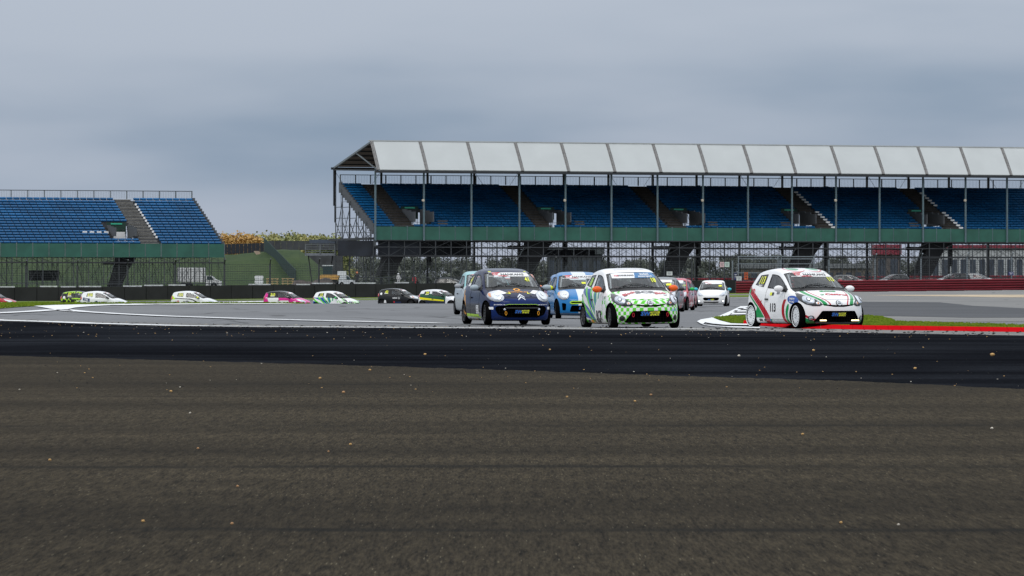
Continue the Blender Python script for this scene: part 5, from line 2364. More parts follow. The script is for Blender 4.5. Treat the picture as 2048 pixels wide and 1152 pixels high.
c9 = make_car('dark graphite racing hatchback with red patches, just right of the chequered car', GA, 'wide_mouth', LV['graphite'], mirror=M_BLACK, film=False, detail=1)
place(c9, 1321, 178, -9)
sun_strip(c9, detail=False)
patch('number_card', [(.30, 1.12), (.50, 1.12), (.49, 1.20), (.31, 1.20)], 'front', YEL, c9['ws'], .009)
c10 = make_car('crimson and white racing hatchback with a green mirror, following the dark graphite car', GA, 'wide_mouth', LV['scarlet'], mirror=M_GNM, film=False, detail=1)
place(c10, 1345, 191, -9)
sun_strip(c10, detail=False)
c11 = make_car('plain red racing hatchback between the crimson car and the lone white car', GA, 'wide_mouth', LV['red'], mirror=M_TQM, film=False, detail=1)
place(c11, 1356, 216, -8)
sun_strip(c11, detail=False)
patch('number_card', [(.30, 1.12), (.50, 1.12), (.49, 1.20), (.31, 1.20)], 'front', YEL, c11['ws'], .009)

# ------------------------------------------------------------------ the tail of the field, side on in the dip
def side_car(label, kind, lv, px, Y, t, num, helmet=None, mirror=None, roof=None, name_strip=True, driver='', **kw):
    p = make_car(label, GA, kind, LV[lv], mirror=mirror or M_BLACK, roof=LV[roof] if roof else None, detail=1, **kw)
    L = place(p, px, Y, t)
    sun_strip(p, detail=False)
    if num:
        lettering('race_number', num, 'right', (-.80, 1.19), .21, YEL, p['qw'], .85, 0, 0, .03, off=.010)
        if name_strip:
            patch('name_strip', [(-.96, 1.06), (-.68, 1.06), (-.66, 1.11), (-.95, 1.11)], 'right', W, p['qw'], .009)
        patch('number_card', [(.33, 1.12), (.50, 1.12), (.49, 1.20), (.34, 1.20)], 'front', YEL, p['ws'], .009)
    if helmet:
        add_driver(p, driver, SUIT_W, helmet, *L)
    return p


p = side_car('white racing hatchback with a dark green flank and yellow band, number 29', 'wide_mouth', 'band', 882, 331, 66, '29', HSky, driver='driver in a pale blue helmet in the green and yellow banded car')
p = side_car('black racing hatchback with white stickers on the door, number 42', 'chevron', 'blacks', 800, 336, 70, '42', HSky, driver='driver in a pale blue helmet in the black car numbered 42')
patch('sticker', arc(-1.22, 1.05, .09, .09), 'right', W, p['body'], .008)
lettering('sponsor_lettering', 'GKN', 'right', (-.12, .74), .11, W, p['door'], 1.2, 0, 0, .03)
lettering('sponsor_lettering', 'G', 'right', (.22, .74), .16, W, p['door'], 1.2, 0, 0, .0)
patch('sticker', [(-.98, .36), (-.78, .36), (-.80, .56), (-.92, .60)], 'right', W, p['body'], .008)
patch('sticker', [(-.20, .38), (-.10, .38), (-.10, .50), (-.20, .50)], 'right', RED, p['door'], .008)
patch('sticker', [(-.08, .40), (.40, .40), (.40, .45), (-.08, .45)], 'right', NAVY, p['door'], .008)
patch('sill_sticker', [(-.02, .22), (.22, .22), (.22, .30), (-.02, .30)], 'right', YEL, p['body'], .008)
p = side_car('white racing hatchback with blue shards, green checks and a green mirror, number 15', 'twin_slot', 'checks', 672, 318, 61, '15', HB, M_GNM, driver='driver in a dark helmet in the blue and green shard car with a green mirror')
p = side_car('pink and white racing hatchback with black roof, number 310', 'wide_mouth', 'pink', 573, 324, 72, '310', HB, None, 'black_roof', driver='driver in a dark helmet in the pink and white car')
patch('sticker', [(.80, .62), (1.02, .62), (1.02, .70), (.80, .70)], 'right', W, p['body'], .008)
patch('sticker', [(-1.32, .93), (-1.18, .93), (-1.18, .97), (-1.32, .97)], 'right', W, p['body'], .008)
p = side_car('white racing hatchback with a thin black flank curl and yellow mirror, number 131', 'wide_mouth', 'curl', 388, 324, 79, '131', HB, M_YLM, None, False, driver='driver in a dark helmet in the white car with the black flank curl')
lettering('sponsor_lettering', 'UK', 'right', (-1.0, .70), .14, RED, p['body'], 1.0, .2, 20, .03)
lettering('sponsor_lettering', 'RACING', 'right', (-.35, .70), .09, K, p['door'], 1.0, .1, 0, .03)
p = side_car('white racing hatchback with a dark slanted sticker on its rear flank, number 210', 'wide_mouth', 'tech', 207, 321, 80, '210', HW, driver='driver in a white helmet in the white car with the slanted rear sticker')
patch('sticker', [(-1.30, .80), (-.80, .68), (-.80, .92), (-1.30, 1.0)], 'right', NAVY, p['body'], .008)
lettering('sponsor_lettering', 'TSL', 'right', (-1.05, .85), .13, W, p['body'], 1.1, .1, -8, .03, off=.012)
lettering('sponsor_lettering', 'DELIVERY', 'right', (.12, .66), .11, K, p['door'], 1.2, 0, 0, .03)
p = side_car('black racing hatchback covered in lime hexagons, number 97', 'wide_mouth', 'hexes', 166, 330, 76, '97', None)
patch('sticker', arc(-1.20, .98, .10, .10), 'right', W, p['body'], .008)
lettering('sponsor_lettering', 'FAST CAR', 'right', (.05, .72), .10, W, p['door'], 1.0, 0, 0, .03)
p = side_car('dark red hatchback nosing in at the far left edge', 'wide_mouth', 'red', -14, 322, 80, None)
patch('sticker', [(.85, .60), (1.1, .60), (1.1, .66), (.85, .66)], 'right', W, p['body'], .008)
# ------------------------------------------------------------------ barriers and debris fence
M_BELT = mat('black_belting', (.010, .010, .011), .75, vary=.4, vscale=.8)
M_CAPW = mat('white_cap', (.55, .56, .57), .6, vary=.25)
M_ARMCO = mat('red_barrier', (.205, .010, .022), .45, vary=.15, vscale=.3)
M_FPOST = mat('fence_post', (.045, .05, .055), .6, vary=.2)
M_FPOSTL = mat('grey_fence_post', (.17, .20, .22), .55, vary=.1)
M_WIRE = mat('fence_wire', (.035, .04, .045), .5)


def wall_pt(t, off=0.0):
    x = WA[0] + (WB[0] - WA[0]) * t
    y = WA[1] + (WB[1] - WA[1]) * t - off
    return x, y


tw = thing('tyre_barrier', 'long black belted tyre wall behind the circuit', 'tyre wall')
LEN = math.hypot(WB[0] - WA[0], WB[1] - WA[1])
NP = int(LEN / 2.4)
ANG = math.atan2(WB[1] - WA[1], WB[0] - WA[0])
for i in range(NP):
    x, y = wall_pt((i + .5) / NP)
    z = gz(x, y)
    h = 1.42 + random.uniform(-.05, .05)
    mb = MB()
    Mz = Matrix.Rotation(ANG + random.uniform(-.012, .012), 3, 'Z')
    mb.box((x, y + random.uniform(-.06, .06), z + h / 2), (LEN / NP - .05, .9, h), Mz)
    mb.build('belt_or_shade_panel', M_BELT, tw)
    if random.random() < (.75 if x < -30 or -22 < x < -10 else .25):
        mb = MB()
        mb.box((x + random.uniform(-.3, .3), y, z + h + .06), (LEN / NP * random.uniform(.5, .95), .6, .13), Mz)
        mb.build('wall_cap', M_CAPW, tw)

rails = [(-.0, 5)]


def armco(name, label, p0, p1, nr, z0, pitch, m, seg=4.0, back=False):
    root = thing(name, label, 'crash barrier')
    L = math.hypot(p1[0] - p0[0], p1[1] - p0[1])
    n = max(1, int(L / seg))
    ux, uy = (p1[0] - p0[0]) / L, (p1[1] - p0[1]) / L
    prof = [(0, 0), (-.02, .06), (-.085, .09), (-.085, .13), (-.02, .155), (-.02, .175), (-.085, .20), (-.085, .24), (-.02, .27), (0, .33), (.03, .33), (.03, 0)]
    for i in range(n):
        for r in range(nr):
            mb = MB()
            a, b = i * L / n, (i + 1) * L / n - .01
            pts = []
            for s in (a, b):
                x, y = p0[0] + ux * s, p0[1] + uy * s
                z = gz(x, y) + z0 + r * pitch
                pts.append([(x - uy * q[0], y + ux * q[0], z + q[1] * pitch / .46) for q in prof])
            for k in range(len(prof)):
                j = (k + 1) % len(prof)
                mb.quad(pts[0][k], pts[1][k], pts[1][j], pts[0][j])
            mb.build('barrier_rail', m, root)
        x, y = p0[0] + ux * i * L / n, p0[1] + uy * i * L / n
        mb = MB()
        mb.box((x - uy * .12, y + ux * .12, gz(x, y) + nr * pitch / 2), (.12, .14, nr * pitch))
        mb.build('barrier_post', M_FPOST, root)
        if back:  # black panels added behind the rails, standing in for shade in the gaps
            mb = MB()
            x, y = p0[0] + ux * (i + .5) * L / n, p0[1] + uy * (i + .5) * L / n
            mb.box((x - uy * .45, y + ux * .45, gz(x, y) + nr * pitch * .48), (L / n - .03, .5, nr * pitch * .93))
            mb.build('belt_or_shade_panel', M_BELT, root)
    return root


AR0, AR1 = at(1472, 489), at(2230, 492)
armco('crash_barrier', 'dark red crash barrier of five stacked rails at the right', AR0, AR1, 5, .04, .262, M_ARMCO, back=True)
armco('crash_barrier', 'far red rail barrier glimpsed through the fence behind the covered grandstand', at(1330, 640), at(2200, 640), 2, 1.3, .42, M_ARMCO, 12)


def fence(name, label, pts, h, wires, m, off=0.0, crank=.6):
    root = thing(name, label, 'debris fence')
    tops = []
    for i, (x, y) in enumerate(pts):
        z = gz(x, y)
        mb = MB()
        mb.tube([(x, y, z), (x, y, z + h), (x + .12 * (1 if x > -20 else 1), y - crank, z + h + .55)], .085, 6)
        mb.build('fence_post', m if not callable(m) else m(i), root)
        tops.append((x, y, z))
    for k in range(wires):
        t = (k + 1) / wires
        mb = MB()
        mb.tube([(x, y - .1, z + h * t) for x, y, z in tops], .028 if k % 4 == 3 else .015, 3)
        mb.build('fence_wire', M_WIRE, root)
    # mesh between the posts: upright wires, too fine to tell apart
    mb = MB()
    for (x0, y0, z0), (x1, y1, z1) in zip(tops, tops[1:]):
        L = math.hypot(x1 - x0, y1 - y0)
        n = int(L / .20)
        for q in range(n):
            t = (q + .5) / n
            x, y, z = x0 + (x1 - x0) * t, y0 + (y1 - y0) * t - .08, z0 + (z1 - z0) * t
            mb.quad((x - .009, y, z + .3), (x + .009, y, z + .3), (x + .009, y, z + h), (x - .009, y, z + h))
    stuff(mb.build('fence_mesh', M_WIRE, root))
    return root


FX = [-45, 52, 155, 255, 350, 449, 540, 638, 732, 828, 922, 1016, 1110, 1205, 1300, 1384]
fence('debris_fence', 'dark debris fence with cranked posts on the tyre wall', [(lambda a: (a[0], a[1]))(along(p, -1.2)) for p in FX], 3.55, 15, M_FPOST)
FX2 = [1465, 1560, 1658, 1750, 1842, 1934, 2023, 2110, 2200]
fence('debris_fence', 'grey posted debris fence above the red crash barrier', [at(p, 494) for p in FX2], 3.6, 15, M_FPOSTL)

# gantry frame and small boards on the fence
gt = thing('fence_gate_frame', 'grey steel frame of rails and uprights in the fence above the white car', 'steel frame', (*at(1556, 500), .55))
for k, x in enumerate((-4.4, 0, 4.0, .35)):
    mb = MB()
    mb.box((x, 0, 2.0), (.12, .12, 4.0))
    mb.build('frame_upright', M_FPOSTL, gt)
for z in (2.2, 3.75, 4.0, 3.2):
    mb = MB()
    mb.box((-.2, 0.06, z), (8.6, .08, .09))
    mb.build('frame_rail', M_FPOSTL, gt)


def board(px, py, w, h, Y, m, label, m2=None):
    x, y = at(px, Y)
    z = H + (HZ - py) / F * Y
    t = thing('notice_board', label, 'sign', (x, y, z))
    mb = MB()
    mb.box((0, 0, 0), (w, .05, h))
    mb.build('panel', m, t)
    mb = MB()
    for dx in (-w * .35, w * .35):
        mb.box((dx, .06, 0), (.06, .05, h * 1.05))
    for k in range(3):
        mb.box((0, -.03, h * (.25 - .22 * k)), (w * (.7 - .12 * k), .012, h * .07))
    mb.build('board_print', m2 or GREY, t)


WB1 = mat('white_board', (.62, .64, .64), .6, vary=.05)
board(1339, 547, .62, .42, 488, WB1, 'small white notice board on the fence right of the chequered car')
board(1444, 529, .46, .55, 492, mat('pink_board', (.62, .42, .44), .6, vary=.05), 'pale pink notice board beside its pale green twin')
board(1454, 529, .52, .55, 492, mat('mint_board', (.48, .60, .55), .6, vary=.05), 'pale green notice board beside its pale pink twin')
board(1478, 557, .55, .45, 491, WB1, 'white notice board low on the fence left of the red swept car')
board(2022, 547, .55, .36, 491, mat('blue_board', (.012, .02, .12), .6, vary=.05), 'dark blue notice board on the right end of the fence', W)
board(1492, 552, .42, .80, 496, mat('orange_board', (.60, .11, .03), .6, vary=.15), 'orange board stood behind the fence left of the red swept car', K)
board(1471, 553, .36, .80, 497, mat('navy_board', (.015, .03, .11), .6, vary=.15), 'narrow navy blue board beside the tall grey fence post', W)

# ------------------------------------------------------------------ grass bank with its fences, behind the stands
def bank():
    mb = MB()
    xs = [-140 + 4 * i for i in range(29)]
    # crest height along x (world), at Y 676
    def crest(x):
        px = 1024 + x / 676 * F
        pts = [(-900, 5.6), (300, 5.7), (451, 6.0), (527, 6.45), (560, 6.8), (597, 6.75), (615, 5.9), (640, 4.4), (665, 2.2), (700, .6), (900, .3)]
        for (a, za), (b, zb) in zip(pts, pts[1:]):
            if a <= px <= b:
                return za + (zb - za) * (px - a) / (b - a)
        return .3
    cols = []
    xs = [-140, -110, -90, -75, -62, -55] + [-50 + 1.2 * i for i in range(34)]
    for x in xs:
        c = crest(x)
        row = []
        for Y, t in ((606, -.02), (618, .03), (626, .16), (640, .45), (656, .80), (668, .97), (676, 1.0), (684, .95), (720, .5)):
            px = 1024 + x / 676 * F
            row.append((x * Y / 676, Y, .1 + c * t + random.uniform(-.06, .06)))
        cols.append(row)
    for a, b in zip(cols, cols[1:]):
        for k in range(len(a) - 1):
            mb.quad(a[k], b[k], b[k + 1], a[k + 1])
    o = mb.build('grass_bank', M_BANK, None, True)
    o['kind'] = 'structure'
    return crest


crest = bank()
M_DKF = mat('dark_blue_panel', (.010, .014, .022), .7, vary=.2)
M_HEDGE = mat('green_windbreak', (.006, .030, .026), .8, vary=.3)
M_GREYW = mat('grey_parapet', (.045, .048, .052), .8, vary=.3, vscale=.6)
f1 = thing('panel_fence', 'dark navy panel fence along the top of the grass bank', 'fence', (*at(300, 678), 5.9))
n = 34
xa, xb = at(250, 678)[0] - at(300, 678)[0], at(528, 678)[0] - at(300, 678)[0]
for i in range(n):
    x = xa + (xb - xa) * (i + .5) / n
    dz = .55 * (i / n) ** 1.2
    mb = MB()
    mb.box((x, 0, .72 + dz), ((xb - xa) / n - .03, .06, 1.5))
    mb.build('fence_panel', M_DKF, f1)
f2 = thing('windbreak_fence', 'dark green windbreak fence running down the grass bank', 'fence', (0, 0, 0))
A, B = (*at(528, 670), 6.1), (*at(592, 628), 1.1)
for i in range(14):
    t0, t1 = i / 14, (i + 1) / 14 - .004
    P = lambda t, dz: (A[0] + (B[0] - A[0]) * t, A[1] + (B[1] - A[1]) * t, A[2] + (B[2] - A[2]) * t + dz)
    mb = MB()
    h = 2.5
    mb.quad(P(t0, 0), P(t1, 0), P(t1, h), P(t0, h))
    a, b, c, d = P(t0, 0), P(t1, 0), P(t1, h), P(t0, h)
    s = lambda p: (p[0] + .05, p[1] + .05, p[2])
    mb.quad(s(d), s(c), s(b), s(a))
    mb.quad(d, c, s(c), s(d))
    mb.build('fence_panel', M_HEDGE, f2)
# brown trodden path beside it
pth = MB()
for i in range(12):
    t0, t1 = i / 12, (i + 1) / 12
    P = lambda t, o: (A[0] - 1.1 + o + (B[0] - A[0] - .6) * t, A[1] + (B[1] - A[1]) * t, [.1 + crest((A[0] - 1.1) / .99) * k for k in (.97,)][0] * (1 - t) + .6 * t + .35)
    pth.quad(P(t0, -.45), P(t0, .35), P(t1, .35), P(t1, -.45))
o = pth.build('path', mat('trodden_earth', (.17, .12, .075), .9, vary=.2))
o['kind'] = 'structure'
# parapet and raised platform at the right of the bank
pw = thing('parapet_wall', 'dark grey slatted parapet along the horizon behind the bank', 'wall', (*at(610, 700), 0))
for i in range(12):
    mb = MB()
    mb.box((-5.2 + i * .95, 0, H + (HZ - 491) / F * 700), (.92, .2, 1.45))
    mb.build('parapet_panel', M_GREYW, pw)
mb = MB()
mb.box((0.2, .1, 4.6), (11.4, .3, 3.2))
mb.build('parapet_base', M_GREYW, pw)
pf = thing('raised_platform', 'grey steel platform with railings left of the covered grandstand', 'platform', (*at(641, 585), 0))
zt = H + (HZ - 509) / F * 585
mb = MB()
mb.box((0, 0, zt), (4.0, 2.4, .32))
mb.build('platform_deck', mat('platform_grey', (.20, .22, .25), .6, vary=.1), pf)
for k in range(3):
    mb = MB()
    mb.box((-1.9 + 1.9 * k, -1.2, zt + .68), (.13, .12, 1.3))
    mb.build('railing_post', M_STEEL, pf)
for k in range(4):
    mb = MB()
    mb.box((0, -1.2, zt + .38 + .3 * k), (3.9, .07, .07))
    mb.build('handrail', M_STEEL, pf)
for s in (-1, 1):
    mb = MB()
    mb.tube([(1.6 * s, 0, zt), (.9 * s, 0, .2)], .10, 4)
    mb.build('platform_leg', M_STEELD, pf)
mb = MB()
mb.box((.3, .4, zt + 1.7), (3.6, .3, .5))
mb.build('platform_sign', mat('dull_blue_board', (.07, .09, .12), .7), pf)

# ------------------------------------------------------------------ trees
def crown_mesh(seed, w, h, n, m):
    rnd = random.Random(seed)
    mb = MB()
    lobes = [(Vector((rnd.uniform(-.55, .55) * w, rnd.uniform(-.5, .5) * w, h * rnd.uniform(.30, .88))), w * rnd.uniform(.28, .55)) for _ in range(9)]
    for i in range(n):
        c, r = rnd.choice(lobes)
        d = Vector((rnd.gauss(0, 1), rnd.gauss(0, 1), rnd.gauss(0, .8))).normalized() * r * rnd.uniform(.55, 1.05)
        p = c + d
        if p.z < h * .12:
            continue
        s = w * rnd.uniform(.02, .05)
        u = Vector((rnd.gauss(0, 1), rnd.gauss(0, 1), rnd.gauss(0, 1))).normalized() * s
        v = u.cross(Vector((rnd.gauss(0, 1), rnd.gauss(0, 1), rnd.gauss(0, 1)))).normalized() * s
        mb.quad(p - u - v * .6, p + u - v, p + u * .7 + v, p - u * .8 + v * .9)
    return mb.mesh('crown', m)


def leaf_mat(name, a, b_):
    m, b = new_mat(name)
    x, y, z = coords()
    n1 = noise(vec(x * .9, y * .9, z * .9), 1.0, 3, .6)
    oi = Ex.nt.nodes.new('ShaderNodeObjectInfo')
    setcol(b, mix_rgba(smooth(n1 * .7 + Ex(oi.outputs['Random']) * .3, .3, .7), a, b_))
    b.inputs['Roughness'].default_value = .8
    b.inputs['Specular IOR Level'].default_value = .1
    return m


L_OR = leaf_mat('orange_leaves', (.42, .25, .085), (.58, .39, .15))
L_YE = leaf_mat('yellow_green_leaves', (.19, .21, .09), (.38, .35, .14))
L_GR = leaf_mat('dull_green_leaves', (.14, .17, .09), (.22, .25, .12))
L_DK = leaf_mat('dark_green_leaves', (.10, .11, .10), (.17, .185, .155))
M_BARK = mat('bark', (.06, .05, .04), .9)
_tk = MB()
_tk.tube([(0, 0, -1), (.1, 0, 1.8), (-.1, .05, 4.5), (.05, 0, 6.5)], [.28, .22, .14, .05], 6)
for _a in range(5):
    _t = _a * 1.3
    _tk.tube([(0, 0, 2.5 + _a * .6), (1.4 * math.cos(_t), 1.4 * math.sin(_t), 4.3 + _a * .6)], [.09, .03], 5)
TRUNK = _tk.mesh('trunk', M_BARK)
CR = {}
for nm, mm in (('orange', L_OR), ('yellow', L_YE), ('green', L_GR), ('dark', L_DK)):
    CR[nm] = [crown_mesh(11 + k * 7 + len(nm), 3.6, 9.0, 2400, mm) for k in range(3)]


def tree(kind, px, Y, top_px, label, group, z0=0.0):
    x, y = at(px, Y)
    h = H + (HZ - top_px) / F * Y - z0
    t = thing('tree', label, 'tree', (x, y, z0), random.uniform(0, 6), group)
    s = h / 9.0
    t.scale = (s * random.uniform(.95, 1.25), s * random.uniform(.95, 1.25), s)
    obj('trunk', TRUNK, t)
    obj('crown', random.choice(CR[kind]), t)


GT = 'autumn trees along the horizon beyond the bank'
for px, tp in ((438, 464), (455, 468), (469, 467), (482, 466.5), (496, 469)):
    tree('orange' if px > 445 else 'yellow', px, 905 + random.uniform(-12, 12), tp, 'orange autumn tree beyond the bank, right of the open grandstand' if px > 445 else 'olive tree tucked behind the top corner of the open grandstand', GT if px > 445 else None)
for i in range(20):
    px = 507 + i * 8.9
    k = 'yellow' if i % 3 != 1 else 'green'
    tree(k, px, 940 + random.uniform(-30, 30), 468 + random.uniform(-3, 4), 'yellowing tree beyond the parapet, between the two grandstands' if k == 'yellow' else 'dull green tree beyond the parapet, between the two grandstands', 'yellowing trees between the grandstands' if k == 'yellow' else 'green trees between the grandstands')
for i in range(62):
    px = 690 + i * 24 + random.uniform(-8, 8)
    tree('dark', px, 1280 + random.uniform(-90, 90), 511 + random.uniform(-4, 8), 'dark green tree far off, seen under the covered grandstand', 'far trees under the covered grandstand')
o = MB()
for i in range(120):
    px = 640 + i * 13.5
    x, y = at(px, 1180)
    h = 4.6 + 1.2 * math.sin(i * .7) + random.uniform(-.8, .8)
    for q in range(46):
        p = Vector((x + random.uniform(-1.2, 1.2), y + random.uniform(-1, 1), random.uniform(0, h)))
        u = Vector((random.gauss(0, 1), random.gauss(0, .4), random.gauss(0, 1))).normalized() * .55
        v = u.cross(Vector((random.gauss(0, 1), random.gauss(0, 1), random.gauss(0, 1)))).normalized() * .5
        o.quad(p - u - v, p + u - v, p + u + v, p - u + v)
stuff(tag(o.build('undergrowth', L_DK), 'far dark hedge line under the covered grandstand', 'hedge'))

# ------------------------------------------------------------------ low hospitality buildings at the far right
def building(px0, px1, ytop, Y, wall_m, roof_m, label, nwin, rh=.9):
    x0, x1 = at(px0, Y)[0], at(px1, Y)[0]
    zt = H + (HZ - ytop) / F * Y
    t = thing('pavilion', label, 'building', ((x0 + x1) / 2, Y, 0))
    w = x1 - x0
    mb = MB()
    mb.box((0, 4, zt / 2 - rh / 2), (w, 8, zt - rh))
    mb.build('wall', wall_m, t)
    mb = MB()
    mb.box((0, 3.9, zt - rh / 2 + .003), (w + .5, 8.6, rh))
    mb.build('roof', roof_m, t)
    for i in range(nwin):
        mb = MB()
        mb.box((-w / 2 + w * (i + .5) / nwin, -.02, zt * .5), (w / nwin * .62, .08, zt * .42))
        f = mb.build('window', mat('pavilion_window', (.05, .06, .08), .2, vary=.2), t)


WALLG = mat('pale_wall', (.40, .41, .42), .7, vary=.1)
REDR = mat('red_roof', (.20, .022, .04), .6, vary=.1)
building(1862, 2160, 490, 790, WALLG, REDR, 'pale pavilion with a red roof edge, behind the right end of the covered grandstand', 16, .55)
building(1752, 1800, 489, 800, mat('dim_hut_wall', (.10, .085, .08), .8, vary=.2), REDR, 'tall red topped hut glimpsed through the scaffolding, left of the pavilion', 2, 1.8)
building(1480, 1745, 527, 830, mat('brown_wall', (.13, .11, .09), .8, vary=.4, vscale=.15), mat('grey_roof', (.16, .17, .18), .7), 'low brownish shed row seen through the scaffolding, behind the red swept car', 14)
building(1095, 1205, 494, 1000, mat('dark_hall_wall', (.03, .035, .04), .8), mat('dark_hall_roof', (.05, .06, .065), .7), 'dark hall with a rounded roof far off behind the chequered car', 5, 1.6)

# ------------------------------------------------------------------ yard clutter between the stands
def wbox(name, label, cat, px, py, Y, w, h, d, m, extra=None):
    x, y = at(px, Y)
    z = H + (HZ - py) / F * Y
    t = thing(name, label, cat, (x, y, z))
    return t


YD = 540
M_PLAS = mat('white_plastic', (.66, .68, .68), .5, vary=.08)
for k in range(3):
    x, y = at(518, YD)
    zb = gz(x, y) + .02 + k * .50
    mb = MB()
    for (za, zb_, ww) in ((0, .12, .46), (.12, .40, .50), (.40, .48, .46)):
        mb.box((0, 0, (za + zb_) / 2), (ww * 2, .9, zb_ - za - .004))
    tag(mb.build('plastic_crate', M_PLAS, None, False, (x, y, zb)), ('white plastic crate at the bottom of the stack beside the dirt mound', 'white plastic crate in the middle of the stack beside the dirt mound', 'white plastic crate on top of the stack beside the dirt mound')[k], 'crate')

mb = MB()
nn = 26
for i in range(nn):
    for j in range(8):
        pass
gridv = []
for i in range(nn + 1):
    row = []
    for j in range(9):
        u, v = i / nn, j / 8
        hgt = 1.35 * math.sin(math.pi * v) ** .8 * min(1, u * 4.5) * min(1, (1 - u) * 4) * (.75 + .35 * math.sin(u * 9 + 1) * .5 + random.uniform(-.1, .12))
        x = at(572, 536)[0] + u * (at(684, 536)[0] - at(572, 536)[0])
        row.append((x, 534 + v * 5, gz(x, 536) - .1 + max(0, hgt)))
    gridv.append(row)
for a, b in zip(gridv, gridv[1:]):
    for k in range(8):
        mb.quad(a[k], b[k], b[k + 1], a[k + 1])
tag(mb.build('dirt_mound', mat('dark_earth', (.055, .045, .04), .95, vary=.4, vscale=1.5)), 'long mound of dark earth behind the tyre wall', 'dirt mound')

M_WOOD = mat('pallet_wood', (.42, .31, .16), .8, vary=.25)
for q, (px, dz, lab) in enumerate(((545, 0, 'pale wooden pallets stacked at the foot of the path, left stack'), (576, .15, 'pale wooden pallets stacked at the foot of the path, right stack against the mound'))):
    x, y = at(px, 546)
    t = thing('pallet_stack', lab, 'pallets', (x, y, gz(x, y)))
    for k in range(4):
        mb = MB()
        mb.box((0, 0, k * .30 + .22), (1.5, 1.1, .07))
        for b in (-.6, 0, .6):
            mb.box((b, 0, k * .30 + .10), (.16, 1.0, .16))
        mb.build('pallet', M_WOOD, t)

# site dumper
x, y = at(657, 552)
t = thing('site_dumper', 'site dumper with an ochre skip and a dark cab by the mound', 'dumper', (x, y, gz(x, y)))
M_OCH = mat('ochre_paint', (.48, .27, .07), .5, vary=.12)
mb = MB()
mb.prism([(-1.0, .95), (1.15, .95), (1.30, 1.35), (1.1, 1.55), (-.85, 1.55), (-1.15, 1.35)], -.9, .9, lambda a, b, z: (a, z, b))
mb.build('skip', M_OCH, t)
mb = MB()
mb.box((-.15, 1.2, 2.05), (1.15, 1.0, 1.1))
mb.build('cab', mat('cab_glass', (.02, .04, .045), .2, vary=0), t)
mb = MB()
mb.box((-.15, 1.2, 2.68), (1.3, 1.1, .12))
mb.build('cab_roof', mat('pale_cab_roof', (.45, .5, .52), .5), t)
mb = MB()
mb.box((0, .6, .70), (2.2, 2.6, .35))
mb.build('chassis', M_BLACK, t)
for sx in (-.75, .75):
    for sy in (-.5, 1.5):
        mb = MB()
        mb.lathe([(.2, -.16), (.42, -.14), (.46, 0), (.42, .14), (.2, .16)], 14, 'y')
        mb.build('wheel', M_RUBBER, t, False, (sx, sy, .46))

# white utility buggy and a marshal in an orange helmet
x, y = at(693, 532)
t = thing('utility_buggy', 'white utility buggy parked behind the tyre wall beside the person in black', 'buggy', (x, y, gz(x, y)))
mb = MB()
mb.prism([(-.9, .35), (1.05, .35), (1.0, .75), (.55, .85), (.2, 1.35), (-.75, 1.35), (-.9, .8)], -.6, .6, lambda a, b, z: (a, z, b))
mb.build('buggy_body', mat('pale_buggy', (.55, .58, .60), .4, vary=.1), t)
mb = MB()
mb.box((-.55, .1, 1.62), (1.0, 1.0, .50))
mb.build('cargo_box', M_PLAS, t)
mb = MB()
mb.prism([(.22, 1.28), (.52, .9), (.02, .9), (-.02, 1.28)], -.61, .61, lambda a, b, z: (a, z, b))
mb.build('buggy_window', mat('cab_glass', (.02, .04, .045), .2), t)
for sx in (-.55, .65):
    for sy in (-.5, .5):
        mb = MB()
        mb.lathe([(.1, -.1), (.28, -.1), (.31, 0), (.28, .1), (.1, .1)], 12, 'y')
        mb.build('wheel', M_RUBBER, t, False, (sx, sy, .31))


def standing(loc, rz, label, suit, hat, lean=.15):
    sk = {'pelvis': ((0, 0, .95), .13), 'waist': ((.0, lean * .3, 1.1), .125), 'chest': ((0, lean * .7, 1.33), .15), 'neck': ((0, lean, 1.50), .06), 'head': ((0, lean * 1.1, 1.62), .085), 'top': ((0, lean * 1.15, 1.72), .07)}
    E = [('pelvis', 'waist'), ('waist', 'chest'), ('chest', 'neck'), ('neck', 'head'), ('head', 'top')]
    for s in (1, -1):
        k = 'l' if s > 0 else 'r'
        sk['sh' + k] = ((.19 * s, lean * .75, 1.42), .07)
        sk['el' + k] = ((.26 * s, lean * .8 - .05, 1.15), .05)
        sk['wr' + k] = ((.22 * s, lean * .8 - .22, .98), .035)
        sk['ha' + k] = ((.20 * s, lean * .8 - .30, .96), .035)
        sk['hip' + k] = ((.10 * s, 0, .90), .10)
        sk['kn' + k] = ((.12 * s, -.03, .50), .065)
        sk['an' + k] = ((.12 * s, .03, .09), .045)
        sk['ft' + k] = ((.13 * s, -.12, .04), .04)
        E += [('chest', 'sh' + k), ('sh' + k, 'el' + k), ('el' + k, 'wr' + k), ('wr' + k, 'ha' + k), ('pelvis', 'hip' + k), ('hip' + k, 'kn' + k), ('kn' + k, 'an' + k), ('an' + k, 'ft' + k)]
    nm = list(sk)
    me = skin_mesh([sk[q][0] for q in nm], [(nm.index(a), nm.index(b)) for a, b in E], [sk[q][1] for q in nm])
    p = thing('person', label, 'person', loc, rz)
    obj('body', tinted(me, suit), p)
    m2 = MB()
    ellipsoid(m2, (0, lean * 1.15, 1.68), (.13, .15, .12), 12, 8)
    m2.build('helmet', hat, p, True)
    return p


x, y = at(714, 531)
standing((x, y, gz(x, y)), 0, 'person in black with an orange hard hat standing by the white buggy', SUIT_B, mat('orange_hat', (.75, .22, .06), .4, vary=0))
for px, Y, lab, su, ht in ((797, 560, 'person in white standing under the left part of the covered grandstand', SUIT_W, HW), (829, 556, 'person in red and white left of the silver car, behind the fence', SUIT_R, HW)):
    x, y = at(px, Y)
    standing((x, y, gz(x, y)), R(20), lab, su, ht, .05)

